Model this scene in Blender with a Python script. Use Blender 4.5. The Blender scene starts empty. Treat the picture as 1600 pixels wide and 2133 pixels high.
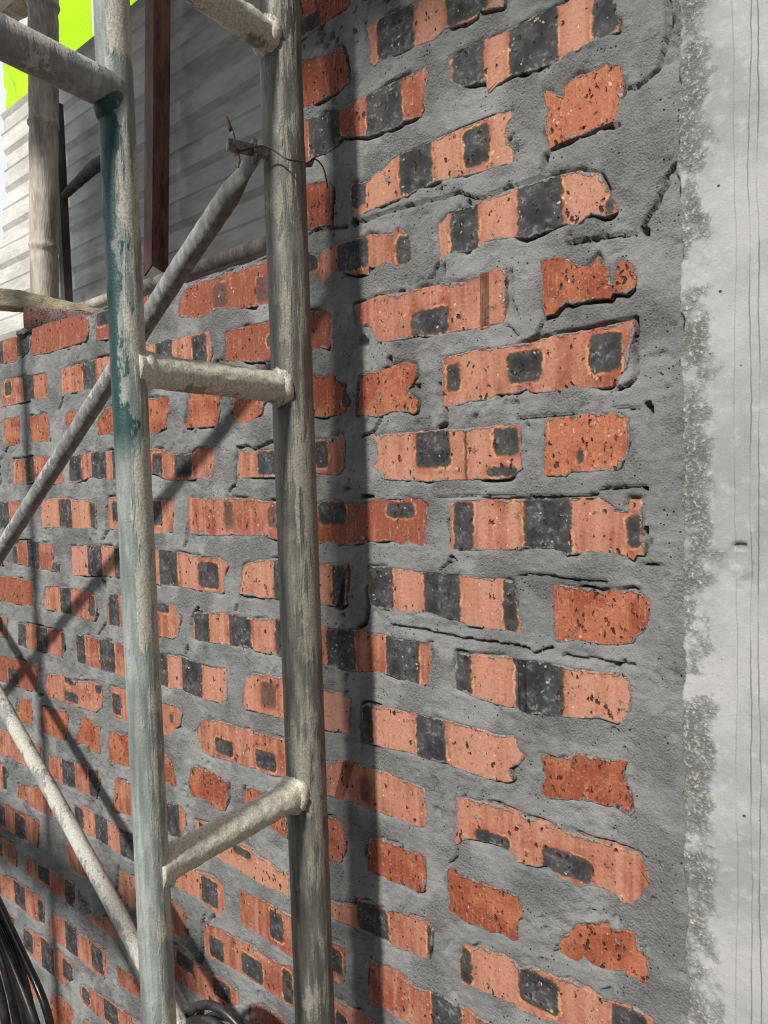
import bpy, math, random
import numpy as np
from mathutils import Vector, Matrix

S = bpy.context.scene
COL = S.collection
random.seed(7)

# ------------------------------------------------------------ camera
CAM = np.array([0.0, -0.65253, 1.4])
cd = bpy.data.cameras.new('camera'); co = bpy.data.objects.new('camera', cd); COL.objects.link(co)
Rv = Vector((0.76998661, 0.63737166, -0.02963083)); Uv = Vector((-0.00836473, 0.05651829, 0.99836652)); Fv = Vector((-0.63800522, 0.768481, -0.04884977))
m = Matrix((Rv, Uv, -Fv)).transposed().to_4x4(); m.translation = Vector(CAM)
co.matrix_world = m
cd.sensor_fit = 'HORIZONTAL'; cd.sensor_width = 36.0; cd.lens = 36.0*1480/1600
cd.clip_start = 0.02
S.camera = co

# ------------------------------------------------------------ sky, sun, exposure
w = bpy.data.worlds.new('world'); S.world = w; w.use_nodes = True
bg = w.node_tree.nodes['Background']
bg.inputs['Color'].default_value = (0.90, 0.95, 1.0, 1); bg.inputs['Strength'].default_value = 1.0
sd = bpy.data.lights.new('sun', 'SUN'); so = bpy.data.objects.new('sun', sd); COL.objects.link(so)
sd.energy = 4.8; sd.angle = math.radians(4.0); sd.color = (1.0, 0.97, 0.92)
sv = Vector((-0.133, 1.0, -0.76))
so.rotation_euler = sv.to_track_quat('-Z', 'Y').to_euler(); so.location = (1, -4, 5)
S.view_settings.view_transform = 'Standard'; S.view_settings.look = 'None'
S.view_settings.gamma = 1.0; S.view_settings.use_curve_mapping = False
S.view_settings.exposure = 0.0

# ------------------------------------------------------------ material helpers
class NT:
    def __init__(s, name):
        s.m = bpy.data.materials.new(name); s.m.use_nodes = True; s.t = s.m.node_tree
        s.b = s.t.nodes['Principled BSDF']; s.out = s.t.nodes['Material Output']
    def n(s, ty, **kw):
        nd = s.t.nodes.new(ty)
        for k, v in kw.items():
            if k.startswith('i_'):
                key = k[2:]; key = int(key) if key.isdigit() else key.replace('_', ' ')
                s.put(nd.inputs[key], v)
            else: setattr(nd, k, v)
        return nd
    def put(s, sock, v):
        if isinstance(v, bpy.types.NodeSocket): s.t.links.new(v, sock)
        elif isinstance(v, bpy.types.Node): s.t.links.new(v.outputs[0], sock)
        else: sock.default_value = v
    def mth(s, op, a, b=0.0, c=0.0, clamp=False):
        nd = s.t.nodes.new('ShaderNodeMath'); nd.operation = op; nd.use_clamp = clamp
        s.put(nd.inputs[0], a); s.put(nd.inputs[1], b); s.put(nd.inputs[2], c); return nd.outputs[0]
    def vm(s, op, a, b=(0, 0, 0)):
        nd = s.t.nodes.new('ShaderNodeVectorMath'); nd.operation = op
        s.put(nd.inputs[0], a); s.put(nd.inputs[1], b); return nd.outputs[0]
    def ss(s, v, a, b):
        nd = s.t.nodes.new('ShaderNodeMapRange'); nd.interpolation_type = 'SMOOTHSTEP'
        s.put(nd.inputs['Value'], v); nd.inputs['From Min'].default_value = a; nd.inputs['From Max'].default_value = b
        return nd.outputs[0]
    def mix(s, f, a, b):
        nd = s.t.nodes.new('ShaderNodeMix'); nd.data_type = 'RGBA'
        s.put(nd.inputs[0], f); s.put(nd.inputs[6], a if not isinstance(a, tuple) else (*a, 1)); s.put(nd.inputs[7], b if not isinstance(b, tuple) else (*b, 1))
        return nd.outputs[2]
    def pos(s): return s.n('ShaderNodeNewGeometry').outputs['Position']
    def noise(s, vec, scale, detail=4, rough=0.55, stretch=None, w=None):
        if stretch is not None: vec = s.vm('MULTIPLY', vec, stretch)
        nd = s.n('ShaderNodeTexNoise'); nd.inputs['Scale'].default_value = scale; nd.inputs['Detail'].default_value = detail; nd.inputs['Roughness'].default_value = rough
        s.put(nd.inputs['Vector'], vec); return nd
    def vor(s, vec, scale, feature='F1'):
        nd = s.n('ShaderNodeTexVoronoi'); nd.feature = feature; nd.inputs['Scale'].default_value = scale; s.put(nd.inputs['Vector'], vec); return nd.outputs[0]
    def bump(s, h, strength, dist):
        nd = s.n('ShaderNodeBump'); nd.inputs['Strength'].default_value = strength; nd.inputs['Distance'].default_value = dist
        s.put(nd.inputs['Height'], h); s.put(s.b.inputs['Normal'], nd.outputs[0])
    def fin(s, col, rough=0.9, metal=0.0, spec=0.3):
        s.put(s.b.inputs['Base Color'], col if not isinstance(col, tuple) else (*col, 1)); s.put(s.b.inputs['Roughness'], rough)
        s.b.inputs['Metallic'].default_value = metal; s.b.inputs['Specular IOR Level'].default_value = spec
        return s.m

def mat_brick(name, cut):
    t = NT(name); P = t.pos()
    wob = t.noise(P, 130, 3).outputs['Color']
    wv = t.vm('MULTIPLY', t.vm('SUBTRACT', wob, (.5, .5, .5)), (.010, 0, .008))
    wob2 = t.noise(P, 700, 2).outputs['Color']
    wv2 = t.vm('MULTIPLY', t.vm('SUBTRACT', wob2, (.5, .5, .5)), (.003, 0, .003))
    Q = t.vm('ADD', t.vm('ADD', P, wv), wv2)
    sx = t.n('ShaderNodeSeparateXYZ', i_0=Q); qx, qz = sx.outputs[0], sx.outputs[2]
    ds = []
    for k in (1, 2, 3, 4):
        a = t.n('ShaderNodeAttribute', attribute_type='OBJECT', attribute_name='soot_shade_%d' % k)   # centre u, centre z, half width; alpha = half height
        c = t.n('ShaderNodeSeparateColor', i_0=a.outputs['Color'])
        dx = t.mth('SUBTRACT', t.mth('ABSOLUTE', t.mth('SUBTRACT', qx, c.outputs[0])), c.outputs[2])
        dz = t.mth('SUBTRACT', t.mth('ABSOLUTE', t.mth('SUBTRACT', qz, c.outputs[1])), a.outputs['Alpha'])
        # rounded rectangle distance
        ox = t.mth('MAXIMUM', t.mth('ADD', dx, .006), 0); oz = t.mth('MAXIMUM', t.mth('ADD', dz, .006), 0)
        rr = t.mth('SUBTRACT', t.mth('SQRT', t.mth('ADD', t.mth('MULTIPLY', ox, ox), t.mth('MULTIPLY', oz, oz))), .006)
        ds.append(t.mth('MAXIMUM', rr, t.mth('MAXIMUM', dx, dz)))
    d = t.mth('MINIMUM', t.mth('MINIMUM', ds[0], ds[1]), t.mth('MINIMUM', ds[2], ds[3]))
    oi = t.n('ShaderNodeObjectInfo').outputs['Random']
    big = t.noise(P, 22, 4).outputs[0]; fine = t.noise(P, 260, 5, .65).outputs[0]
    streak = t.noise(P, 1, 4, .6, stretch=(260, 40, 28)).outputs[0]
    tone = t.n('ShaderNodeAttribute', attribute_type='OBJECT', attribute_name='tone').outputs['Fac']
    soft = t.n('ShaderNodeAttribute', attribute_type='OBJECT', attribute_name='soft').outputs['Fac']
    edge = t.n('ShaderNodeAttribute', attribute_type='GEOMETRY', attribute_name='rim').outputs['Fac']
    vstr = t.noise(P, 1, 3, .5, stretch=(75, 20, 5)).outputs[0]
    tv = t.mth('MULTIPLY', t.mth('SUBTRACT', tone, .5), .34)
    if cut:
        base = t.mix(t.ss(t.mth('ADD', big, tv), .36, .64), (.25, .060, .027), (.405, .140, .072))
        base = t.mix(t.mth('MULTIPLY', t.ss(streak, .54, .72), .55), base, (.56, .27, .15))
    else:
        v = t.mth('ADD', t.mth('ADD', t.mth('MULTIPLY', big, .65), t.mth('MULTIPLY', vstr, .35)), tv)
        base = t.mix(t.ss(v, .36, .60), (.235, .062, .033), (.395, .166, .105))
        base = t.mix(t.mth('MULTIPLY', t.ss(t.mth('ADD', vstr, tv), .46, .72), .5), base, (.48, .255, .175))
        base = t.mix(t.mth('MULTIPLY', t.ss(streak, .54, .72), .4), base, (.54, .29, .20))
    base = t.mix(t.mth('MULTIPLY', t.ss(t.noise(P, 800, 4, .7).outputs[0], .42, .30), .5), base, (.20, .06, .035))
    base = t.mix(t.mth('MULTIPLY', t.ss(fine, .56, .70), .5), base, (.60, .33, .22))
    base = t.mix(t.mth('MULTIPLY', t.ss(fine, .46, .30), .55), base, (.17, .042, .024))
    # red fringe, then a pale edge line where the soot stops
    base = t.mix(t.mth('MULTIPLY', t.ss(d, .010, .0), .55), base, (.27, .060, .030))
    line = t.mth('MULTIPLY', t.ss(d, -.0008, .0012), t.ss(d, .0042, .0018))
    lineamt = t.mth('MULTIPLY', t.ss(t.noise(P, 45, 2).outputs[0], .42, .62), .75)
    base = t.mix(t.mth('MULTIPLY', line, lineamt), base, (.60, .32, .16))
    mot = t.noise(P, 150, 6, .7).outputs[0]
    mot2 = t.noise(P, 42, 4, .6).outputs[0]
    soot_shade = t.mix(t.ss(mot2, .36, .62), (.014, .015, .019), (.058, .058, .060))
    soot_shade = t.mix(t.mth('MULTIPLY', t.mth('MULTIPLY', t.ss(mot, .50, .68), t.ss(mot2, .42, .58)), .75), soot_shade, (.25, .25, .29))
    soot_shade = t.mix(t.mth('MULTIPLY', t.ss(d, -.008, -.001), .7), soot_shade, (.050, .047, .034))
    soot_shade = t.mix(t.mth('MULTIPLY', t.mth('MULTIPLY', t.ss(d, -.004, -.016), t.ss(mot, .44, .60)), t.mth('MULTIPLY', t.ss(oi, .35, .75), .8)), soot_shade, (.34, .34, .37))
    soot_shade = t.mix(t.mth('MULTIPLY', soft, .5), soot_shade, (.16, .060, .038))
    mr = t.n('ShaderNodeMapRange'); mr.interpolation_type = 'SMOOTHSTEP'; t.put(mr.inputs['Value'], d)
    t.put(mr.inputs['From Min'], t.mth('MULTIPLY_ADD', soft, .005, .0016)); t.put(mr.inputs['From Max'], t.mth('MULTIPLY_ADD', soft, -.004, -.0016))
    sm = mr.outputs[0]
    base = t.mix(sm, base, soot_shade)
    # mortar slurry smeared over the face
    sl = t.noise(P, 60, 5, .7).outputs[0]
    smear = t.mth('MULTIPLY', t.ss(t.mth('ADD', sl, t.mth('MULTIPLY', t.mth('SUBTRACT', 1.0, edge), .16)), .61, .68), .88)
    base = t.mix(smear, base, t.mix(t.ss(t.noise(P, 500, 4, .7).outputs[0], .38, .62), (.12, .12, .118), (.27, .265, .255)))
    # pits
    pv = t.vor(t.vm('ADD', t.vm('MULTIPLY', P, (1, 1, .45)), wv), 210 if cut else 170)
    pn = t.noise(P, 55, 2).outputs[0]
    pit = t.mth('MULTIPLY', t.ss(pv, .34, .18), t.ss(pn, .44 if cut else .54, .60))
    fl = t.noise(t.vm('MULTIPLY', P, (1, 1, .35)), 330, 4, .6).outputs[0]
    pit = t.mth('MAXIMUM', pit, t.mth('MULTIPLY', t.ss(fl, .67, .71), t.ss(pn, .60, .40)))
    base = t.mix(pit, base, (.05, .022, .014))
    lime = t.mth('MULTIPLY', t.ss(t.vor(t.vm('ADD', P, wv), 130), .20, .12), t.mth('MULTIPLY', t.ss(t.noise(P, 41, 2).outputs[0], .52, .60), .7))
    base = t.mix(lime, base, (.66, .50, .36))
    h = t.mth('ADD', t.mth('MULTIPLY', fine, .5), t.mth('MULTIPLY', pit, -1.2))
    h = t.mth('ADD', h, t.mth('MULTIPLY', streak, .9 if cut else .3))
    h = t.mth('ADD', h, t.mth('MULTIPLY', sm, -.25)); h = t.mth('ADD', h, t.mth('ADD', t.mth('MULTIPLY', big, 1.0), t.mth('MULTIPLY', smear, .5)))
    t.bump(h, 1.0, .0030 if cut else .0020)
    return t.fin(base, .82, 0, .35)

def mat_mortar():
    t = NT('grey_mortar'); P = t.pos()
    big = t.noise(P, 9, 4).outputs[0]; mid = t.noise(P, 70, 6, .65).outputs[0]; fine = t.noise(P, 650, 5, .7).outputs[0]
    b = t.mix(t.ss(big, .35, .65), (.215, .220, .218), (.325, .325, .315))
    b = t.mix(t.mth('MULTIPLY', t.ss(mid, .55, .72), .5), b, (.40, .40, .385))
    b = t.mix(t.mth('MULTIPLY', t.ss(mid, .45, .30), .45), b, (.17, .172, .17))
    b = t.mix(t.mth('MULTIPLY', t.ss(fine, .56, .70), .5), b, (.52, .52, .50))
    b = t.mix(t.mth('MULTIPLY', t.ss(fine, .44, .30), .7), b, (.10, .10, .10))
    hole = t.mth('MULTIPLY', t.ss(t.vor(P, 190), .20, .10), t.ss(t.noise(P, 40, 2).outputs[0], .52, .60))
    b = t.mix(hole, b, (.03, .03, .03))
    h = t.mth('ADD', t.mth('ADD', t.mth('MULTIPLY', fine, .6), mid), t.mth('MULTIPLY', hole, -1.0))
    ag = t.vor(P, 420); ag2 = t.noise(P, 240, 5, .75).outputs[0]; rg = t.ss(t.noise(P, 15, 3).outputs[0], .42, .62)
    h = t.mth('ADD', h, t.mth('MULTIPLY', rg, t.mth('ADD', t.mth('MULTIPLY', ag2, 2.2), t.mth('MULTIPLY', ag, -.6))))
    t.bump(h, 1.0, .0032)
    return t.fin(b, .95, 0, .2)

def mat_concrete():
    t = NT('cast_concrete'); P = t.pos()
    sx = t.n('ShaderNodeSeparateXYZ', i_0=P); x = sx.outputs[0]
    big = t.noise(P, 12, 5).outputs[0]; mid = t.noise(P, 90, 6, .65).outputs[0]; fine = t.noise(P, 900, 4, .7).outputs[0]
    b = t.mix(t.ss(big, .35, .65), (.29, .295, .29), (.41, .41, .395))
    b = t.mix(t.mth('MULTIPLY', t.ss(mid, .50, .70), .5), b, (.48, .48, .46))
    # coarse weathered band along the broken arris
    e = t.mth('ADD', x, t.mth('MULTIPLY', t.mth('SUBTRACT', t.noise(P, 45, 4).outputs[0], .5), .05))
    band = t.mth('MULTIPLY', t.ss(e, -.160, -.180), t.ss(t.noise(P, 26, 4, .6).outputs[0], .36, .52))
    agg = t.ss(t.noise(P, 300, 5, .75).outputs[0], .38, .62)
    b = t.mix(t.mth('MULTIPLY', band, .75), b, t.mix(agg, (.13, .13, .11), (.55, .55, .50)))
    yel = t.mth('MULTIPLY', t.mth('MULTIPLY', t.ss(t.vor(P, 120), .2, .1), band), t.ss(t.noise(P, 37, 2).outputs[0], .52, .6))
    b = t.mix(yel, b, (.72, .64, .38))
    b = t.mix(t.mth('MULTIPLY', t.ss(fine, .45, .32), .55), b, (.24, .24, .23))
    strk = t.noise(P, 1, 3, .6, stretch=(500, 60, 16)).outputs[0]
    b = t.mix(t.mth('MULTIPLY', t.ss(strk, .60, .72), .35), b, (.30, .30, .29))
    for x0, kk, am_ in ((-.1365, 1.0, .80), (-.1305, 2.0, .85), (-.1480, 3.0, .35)):
        zz = t.vm('ADD', t.vm('MULTIPLY', P, (0, 0, 1)), (kk*3.1, 0, 0))
        wv_ = t.noise(zz, 5, 6, .62).outputs[0]
        dl = t.mth('ABSOLUTE', t.mth('SUBTRACT', t.mth('ADD', x, t.mth('MULTIPLY', t.mth('SUBTRACT', wv_, .5), .014)), x0))
        fade = t.ss(t.noise(zz, 13, 3).outputs[0], .30, .55)
        b = t.mix(t.mth('MULTIPLY', t.mth('MULTIPLY', t.ss(dl, .0008, .0001), fade), am_), b, (.11, .11, .10))
    bl = t.mth('MULTIPLY', t.ss(t.vor(P, 60), .085, .05), t.ss(t.noise(P, 17, 2).outputs[0], .5, .56))
    b = t.mix(bl, b, (.06, .06, .06))
    h = t.mth('ADD', t.mth('MULTIPLY', fine, .25), t.mth('MULTIPLY', mid, .5))
    h = t.mth('ADD', h, t.mth('MULTIPLY', band, t.mth('MULTIPLY', agg, 1.6)))
    h = t.mth('SUBTRACT', h, bl)
    t.bump(h, .8, .0018)
    return t.fin(b, .85, 0, .3)

def mat_pipe(name, metal_lo, metal_hi, paint, crust, crust_amt, paint_amt, z0=0.0, z1=9.0, rough=.5, mtl=.0):
    """grey tube with remains of paint (between heights z0 and z1) and dried cement; side = stains stick to one side of the tube"""
    t = NT(name); P = t.pos()
    sx = t.n('ShaderNodeSeparateXYZ', i_0=P); z = sx.outputs[2]
    g = t.n('ShaderNodeAttribute', attribute_type='GEOMETRY', attribute_name='side').outputs['Fac']
    vstr = t.noise(P, 1, 5, .65, stretch=(150, 150, 14)).outputs[0]
    n1 = t.noise(P, 38, 5, .7, stretch=(1, 1, .35)).outputs[0]; n2 = t.noise(P, 420, 4, .7).outputs[0]; n3 = t.noise(P, 16, 3, .6, stretch=(1, 1, .6)).outputs[0]
    b = t.mix(t.ss(vstr, .33, .67), metal_lo, metal_hi)
    b = t.mix(t.mth('MULTIPLY', t.ss(n1, .60, .44), .35), b, tuple(q*.45 for q in metal_lo))
    r = t.mix(t.ss(n1, .4, .6), (rough,)*3, (min(1, rough+.3),)*3)
    zin = t.mth('MULTIPLY', t.ss(z, z0-.015, z0+.03), t.ss(z, z1+.02, z1-.02))
    pm = t.mth('MULTIPLY', t.ss(t.mth('ADD', t.mth('MULTIPLY', n1, .8), t.mth('MULTIPLY', g, -.35)), .47-paint_amt, .40-paint_amt), zin) if False else \
         t.mth('MULTIPLY', t.ss(t.mth('SUBTRACT', t.mth('ADD', n1, t.mth('MULTIPLY', g, -.22)), .50-paint_amt), -.02, .02), zin)
    b = t.mix(pm, b, paint)
    cv = t.mth('ADD', t.mth('ADD', t.mth('MULTIPLY', n3, .6), t.mth('MULTIPLY', vstr, .4)), t.mth('MULTIPLY', g, .10))
    cm = t.mth('MULTIPLY', t.ss(t.mth('ADD', cv, crust_amt), .50, .56), .92)
    cc = t.mix(t.ss(n2, .35, .65), tuple(q*.62 for q in crust), crust)
    b = t.mix(cm, b, cc)
    b = t.mix(t.mth('MULTIPLY', t.ss(n2, .40, .28), .5), b, tuple(q*.3 for q in metal_lo))
    h = t.mth('ADD', t.mth('MULTIPLY', cm, 1.0), t.mth('ADD', t.mth('MULTIPLY', n2, .5), t.mth('MULTIPLY', n1, .5)))
    t.bump(h, .9, .0012)
    t.fin(b, .5, mtl, .5); t.put(t.b.inputs['Roughness'], t.mix(cm, r, (.9, .9, .9)))
    return t.m

def mat_simple(name, a, b_, scale=20, rough=.7, metal=0, bumpd=.001, stretch=(1, 1, 1), spec=.4):
    t = NT(name); P = t.pos()
    n1 = t.noise(P, scale, 5, .65, stretch=stretch).outputs[0]; n2 = t.noise(P, scale*9, 3, .6, stretch=stretch).outputs[0]
    c = t.mix(t.ss(t.mth('ADD', t.mth('MULTIPLY', n1, .7), t.mth('MULTIPLY', n2, .3)), .36, .64), a, b_)
    t.bump(t.mth('ADD', n1, t.mth('MULTIPLY', n2, .6)), .7, bumpd)
    return t.fin(c, rough, metal, spec)

def mat_leaf():
    t = NT('banana_leaf_green'); P = t.pos()
    rib = t.n('ShaderNodeTexWave', i_Scale=26.0, i_Distortion=1.0); rib.bands_direction = 'DIAGONAL'; t.put(rib.inputs['Vector'], P)
    c = t.mix(t.mth('MULTIPLY', rib.outputs['Fac'], .5), (.48, .80, .010), (.33, .62, .008))
    t.fin(c, .45, 0, .4)
    tr = t.n('ShaderNodeBsdfTranslucent'); t.put(tr.inputs[0], t.mix(t.mth('MULTIPLY', rib.outputs['Fac'], .4), (.74, 1.0, .02), (.55, .85, .01)))
    mx = t.n('ShaderNodeMixShader', i_0=.5); t.put(mx.inputs[1], t.b.outputs[0]); t.put(mx.inputs[2], tr.outputs[0]); t.t.links.new(mx.outputs[0], t.out.inputs[0])
    return t.m

M = {}
M['brick'] = mat_brick('fired_clay_brick', False); M['brick_cut'] = mat_brick('wire_cut_clay_brick', True)
M['mortar'] = mat_mortar(); M['concrete'] = mat_concrete()
CREAM = (.58, .545, .44)
M['ladder_pole'] = mat_pipe('green_painted_tube', (.20, .235, .225), (.40, .42, .38), (.008, .060, .055), CREAM, -.035, .10, 1.42, 1.735, .42)
M['main_pole'] = mat_pipe('grey_steel_tube', (.115, .110, .092), (.255, .248, .205), (.10, .10, .09), (.36, .34, .28), -.07, -.3, 0, .1, .36, .25)
M['rung'] = mat_pipe('cement_crusted_tube', (.30, .285, .22), (.46, .44, .35), (.2, .2, .2), (.80, .75, .61), .13, -.3, 0, .1, .6)
M['brace'] = mat_pipe('dusty_grey_tube', (.24, .25, .245), (.40, .40, .38), (.2, .2, .2), (.60, .58, .50), .03, -.3, 0, .1, .5)
M['brace_grey'] = mat_pipe('speckled_grey_tube', (.17, .175, .17), (.36, .36, .34), (.2, .2, .2), (.50, .49, .43), -.045, -.3, 0, .1, .5)
M['crust'] = mat_simple('dried_cement', (.26, .24, .18), (.58, .54, .43), 90, .95, 0, .003)
M['rust'] = mat_simple('red_oxide_steel', (.042, .012, .009), (.215, .080, .050), 40, .55, .1, .001, (1, 1, .12))
M['sheet'] = mat_simple('grey_sheet_metal', (.24, .235, .225), (.40, .39, .37), 9, .55, .15, .0008, (.25, 1, 1))  # darker copy of the sheet metal, shade is put into the grey
M['sheet_sunlit'] = mat_simple('sunlit_pale_sheet_metal', (.42, .40, .35), (.66, .64, .57), 14, .55, .1, .0015, (.3, 1, 1))  # lighter copy of the sheet metal, sunlight is put into the colour
M['bamboo'] = mat_simple('weathered_bamboo', (.20, .16, .13), (.54, .47, .39), 26, .6, 0, .003, (1, 1, .16))
M['plank'] = mat_simple('rough_tan_timber', (.30, .25, .16), (.62, .55, .38), 60, .85, 0, .004, (.25, .4, 1))
M['darkwood'] = mat_simple('dark_stained_timber', (.030, .028, .026), (.10, .09, .08), 30, .8, 0, .002, (1, 1, .2))
M['wire'] = mat_simple('rusty_wire', (.05, .035, .03), (.14, .09, .07), 200, .7, .4, .0003)
M['pinsteel'] = mat_simple('worn_pin_steel', (.10, .085, .07), (.42, .37, .30), 140, .5, .5, .0006)
M['hose'] = mat_simple('black_rubber_hose', (.006, .006, .007), (.020, .021, .023), 60, .22, 0, .0002, (1, 1, 1), .6)
M['hose_dusty'] = mat_simple('dusty_black_rubber_hose', (.008, .008, .009), (.045, .045, .045), 45, .35, 0, .0004)
M['pipe_blue'] = mat_simple('pale_blue_plastic_pipe', (.55, .62, .85), (.75, .80, .92), 10, .4)
M['ground'] = mat_simple('bare_sandy_ground', (.16, .14, .12), (.32, .29, .25), 5, .95, 0, .01)
M['slab'] = mat_simple('grey_concrete_slab', (.24, .24, .24), (.36, .36, .35), 6, .9, 0, .003)
M['render'] = mat_simple('grey_cement_render', (.20, .20, .20), (.32, .32, .31), 6, .9, 0, .003)
M['leaf'] = mat_leaf()
M['stem'] = mat_simple('banana_stem', (.16, .25, .05), (.34, .42, .10), 20, .6)

# ------------------------------------------------------------ object helpers
def mesh_obj(name, V, F, mat, parent=None, smooth=True, loc=(0, 0, 0), **props):
    me = bpy.data.meshes.new(name); me.from_pydata([tuple(map(float, v)) for v in V], [], [tuple(map(int, q)) for q in F]); me.update()
    if smooth: me.polygons.foreach_set('use_smooth', [True]*len(me.polygons))
    me.materials.append(mat)
    o = bpy.data.objects.new(name, me); COL.objects.link(o); o.location = loc
    if parent is not None: o.parent = parent
    for k, v in props.items(): o[k] = v
    return o
def big_mesh(name, V, Q, mat, **props):
    me = bpy.data.meshes.new(name)
    me.vertices.add(len(V)); me.vertices.foreach_set('co', np.asarray(V, np.float32).ravel())
    n = len(Q); me.loops.add(4*n); me.polygons.add(n)
    me.loops.foreach_set('vertex_index', np.asarray(Q, np.int32).ravel())
    me.polygons.foreach_set('loop_start', np.arange(0, 4*n, 4, dtype=np.int32))
    try: me.polygons.foreach_set('loop_total', np.full(n, 4, np.int32))
    except Exception: pass
    me.polygons.foreach_set('use_smooth', np.ones(n, bool))
    me.update(calc_edges=True); me.validate()
    me.materials.append(mat); o = bpy.data.objects.new(name, me); COL.objects.link(o)
    for k, v in props.items(): o[k] = v
    return o
def thing(name, label, cat, loc=(0, 0, 0), group=None):
    o = bpy.data.objects.new(name, None); COL.objects.link(o); o.location = loc
    o['label'] = label; o['category'] = cat
    if group: o['group'] = group
    o.empty_display_size = .05
    return o
def tag(o, label, cat, group=None):
    o['label'] = label; o['category'] = cat
    if group: o['group'] = group
    return o
def box(x0, x1, y0, y1, z0, z1):
    V = [(x0, y0, z0), (x1, y0, z0), (x1, y1, z0), (x0, y1, z0), (x0, y0, z1), (x1, y0, z1), (x1, y1, z1), (x0, y1, z1)]
    return V, [(0, 3, 2, 1), (4, 5, 6, 7), (0, 1, 5, 4), (1, 2, 6, 5), (2, 3, 7, 6), (3, 0, 4, 7)]
def join(parts):
    V, F = [], []
    for v, f in parts:
        k = len(V); V += list(v); F += [tuple(i+k for i in q) for q in f]
    return V, F

def h2(ix, iy, seed):
    a = (ix.astype(np.int64)*374761393 + iy.astype(np.int64)*668265263 + seed*1442695041) & 0xffffffff
    a = ((a ^ (a >> 13))*1274126177) & 0xffffffff
    a = (a ^ (a >> 16)) & 0xffffffff
    return a/4294967295.0*2-1
def vn(x, y, seed=0):
    x = np.asarray(x, float); y = np.asarray(y, float)
    ix = np.floor(x); iy = np.floor(y); fx = x-ix; fy = y-iy
    fx = fx*fx*(3-2*fx); fy = fy*fy*(3-2*fy)
    a = h2(ix, iy, seed); b = h2(ix+1, iy, seed); c = h2(ix, iy+1, seed); d = h2(ix+1, iy+1, seed)
    return (a*(1-fx)+b*fx)*(1-fy)+(c*(1-fx)+d*fx)*fy
def fbm(x, y, sc, oct=4, seed=0, g=.55):
    r = 0; am = 1; t = 0
    for i in range(oct):
        r = r+am*vn(x*sc, y*sc, seed+i*17); t += am; am *= g; sc = sc*2.03
    return r/t

def tube(name, pts, rad, mat, parent=None, segs=40, step=.008, amp=.0, nsc=40, seed=1, caps=True, lump=None, sidevec=(1, -.3, 0), flat=None, **props):
    """a tube along a polyline; rad = number or list per point; amp = rough relief; lump(t, angle) adds radius"""
    P = [Vector(p) for p in pts]
    if np.isscalar(rad): rad = [rad]*len(P)
    L = [0]
    for a, b in zip(P, P[1:]): L.append(L[-1]+(b-a).length)
    n = max(2, int(L[-1]/step)+1); ts = np.linspace(0, L[-1], n)
    px = np.array([[np.interp(q, L, [p[k] for p in P]) for k in range(3)] for q in ts]); rr = np.interp(ts, L, rad)
    if len(P) > 2:
        for _ in range(6): px[1:-1] = (px[:-2]+2*px[1:-1]+px[2:])/4
    T = np.gradient(px, axis=0); T /= np.linalg.norm(T, axis=1)[:, None]
    t0 = Vector(T[0]); up = Vector((0, 0, 1)) if abs(t0.z) < .9 else Vector((0, -1, 0))
    N = (up-t0*up.dot(t0)).normalized(); V = []; side = []
    sv_ = Vector(sidevec).normalized()
    for i in range(n):
        t = Vector(T[i]); N = (N-t*N.dot(t)).normalized(); B = t.cross(N)
        for j in range(segs):
            a = 2*math.pi*j/segs; dr = rr[i]
            if amp: dr += amp*float(fbm(np.array(ts[i]*1.0), np.array(a*rr[i]), nsc, 4, seed))
            if lump: dr += lump(ts[i]/L[-1], a)
            dv = N*math.cos(a)+B*math.sin(a)
            k = (1, 1) if flat is None else flat(ts[i]/L[-1])
            q = Vector(px[i])+N*math.cos(a)*dr*k[0]+B*math.sin(a)*dr*k[1]
            V.append(q); side.append(dv.dot(sv_))
    F = [(i*segs+j, i*segs+(j+1) % segs, (i+1)*segs+(j+1) % segs, (i+1)*segs+j) for i in range(n-1) for j in range(segs)]
    if caps: F.append(tuple(range(segs))[::-1]); F.append(tuple((n-1)*segs+j for j in range(segs)))
    o = mesh_obj(name, V, F, mat, parent, True, **props)
    at = o.data.attributes.new('side', 'FLOAT', 'POINT'); at.data.foreach_set('value', np.array(side, np.float32))
    return o

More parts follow.
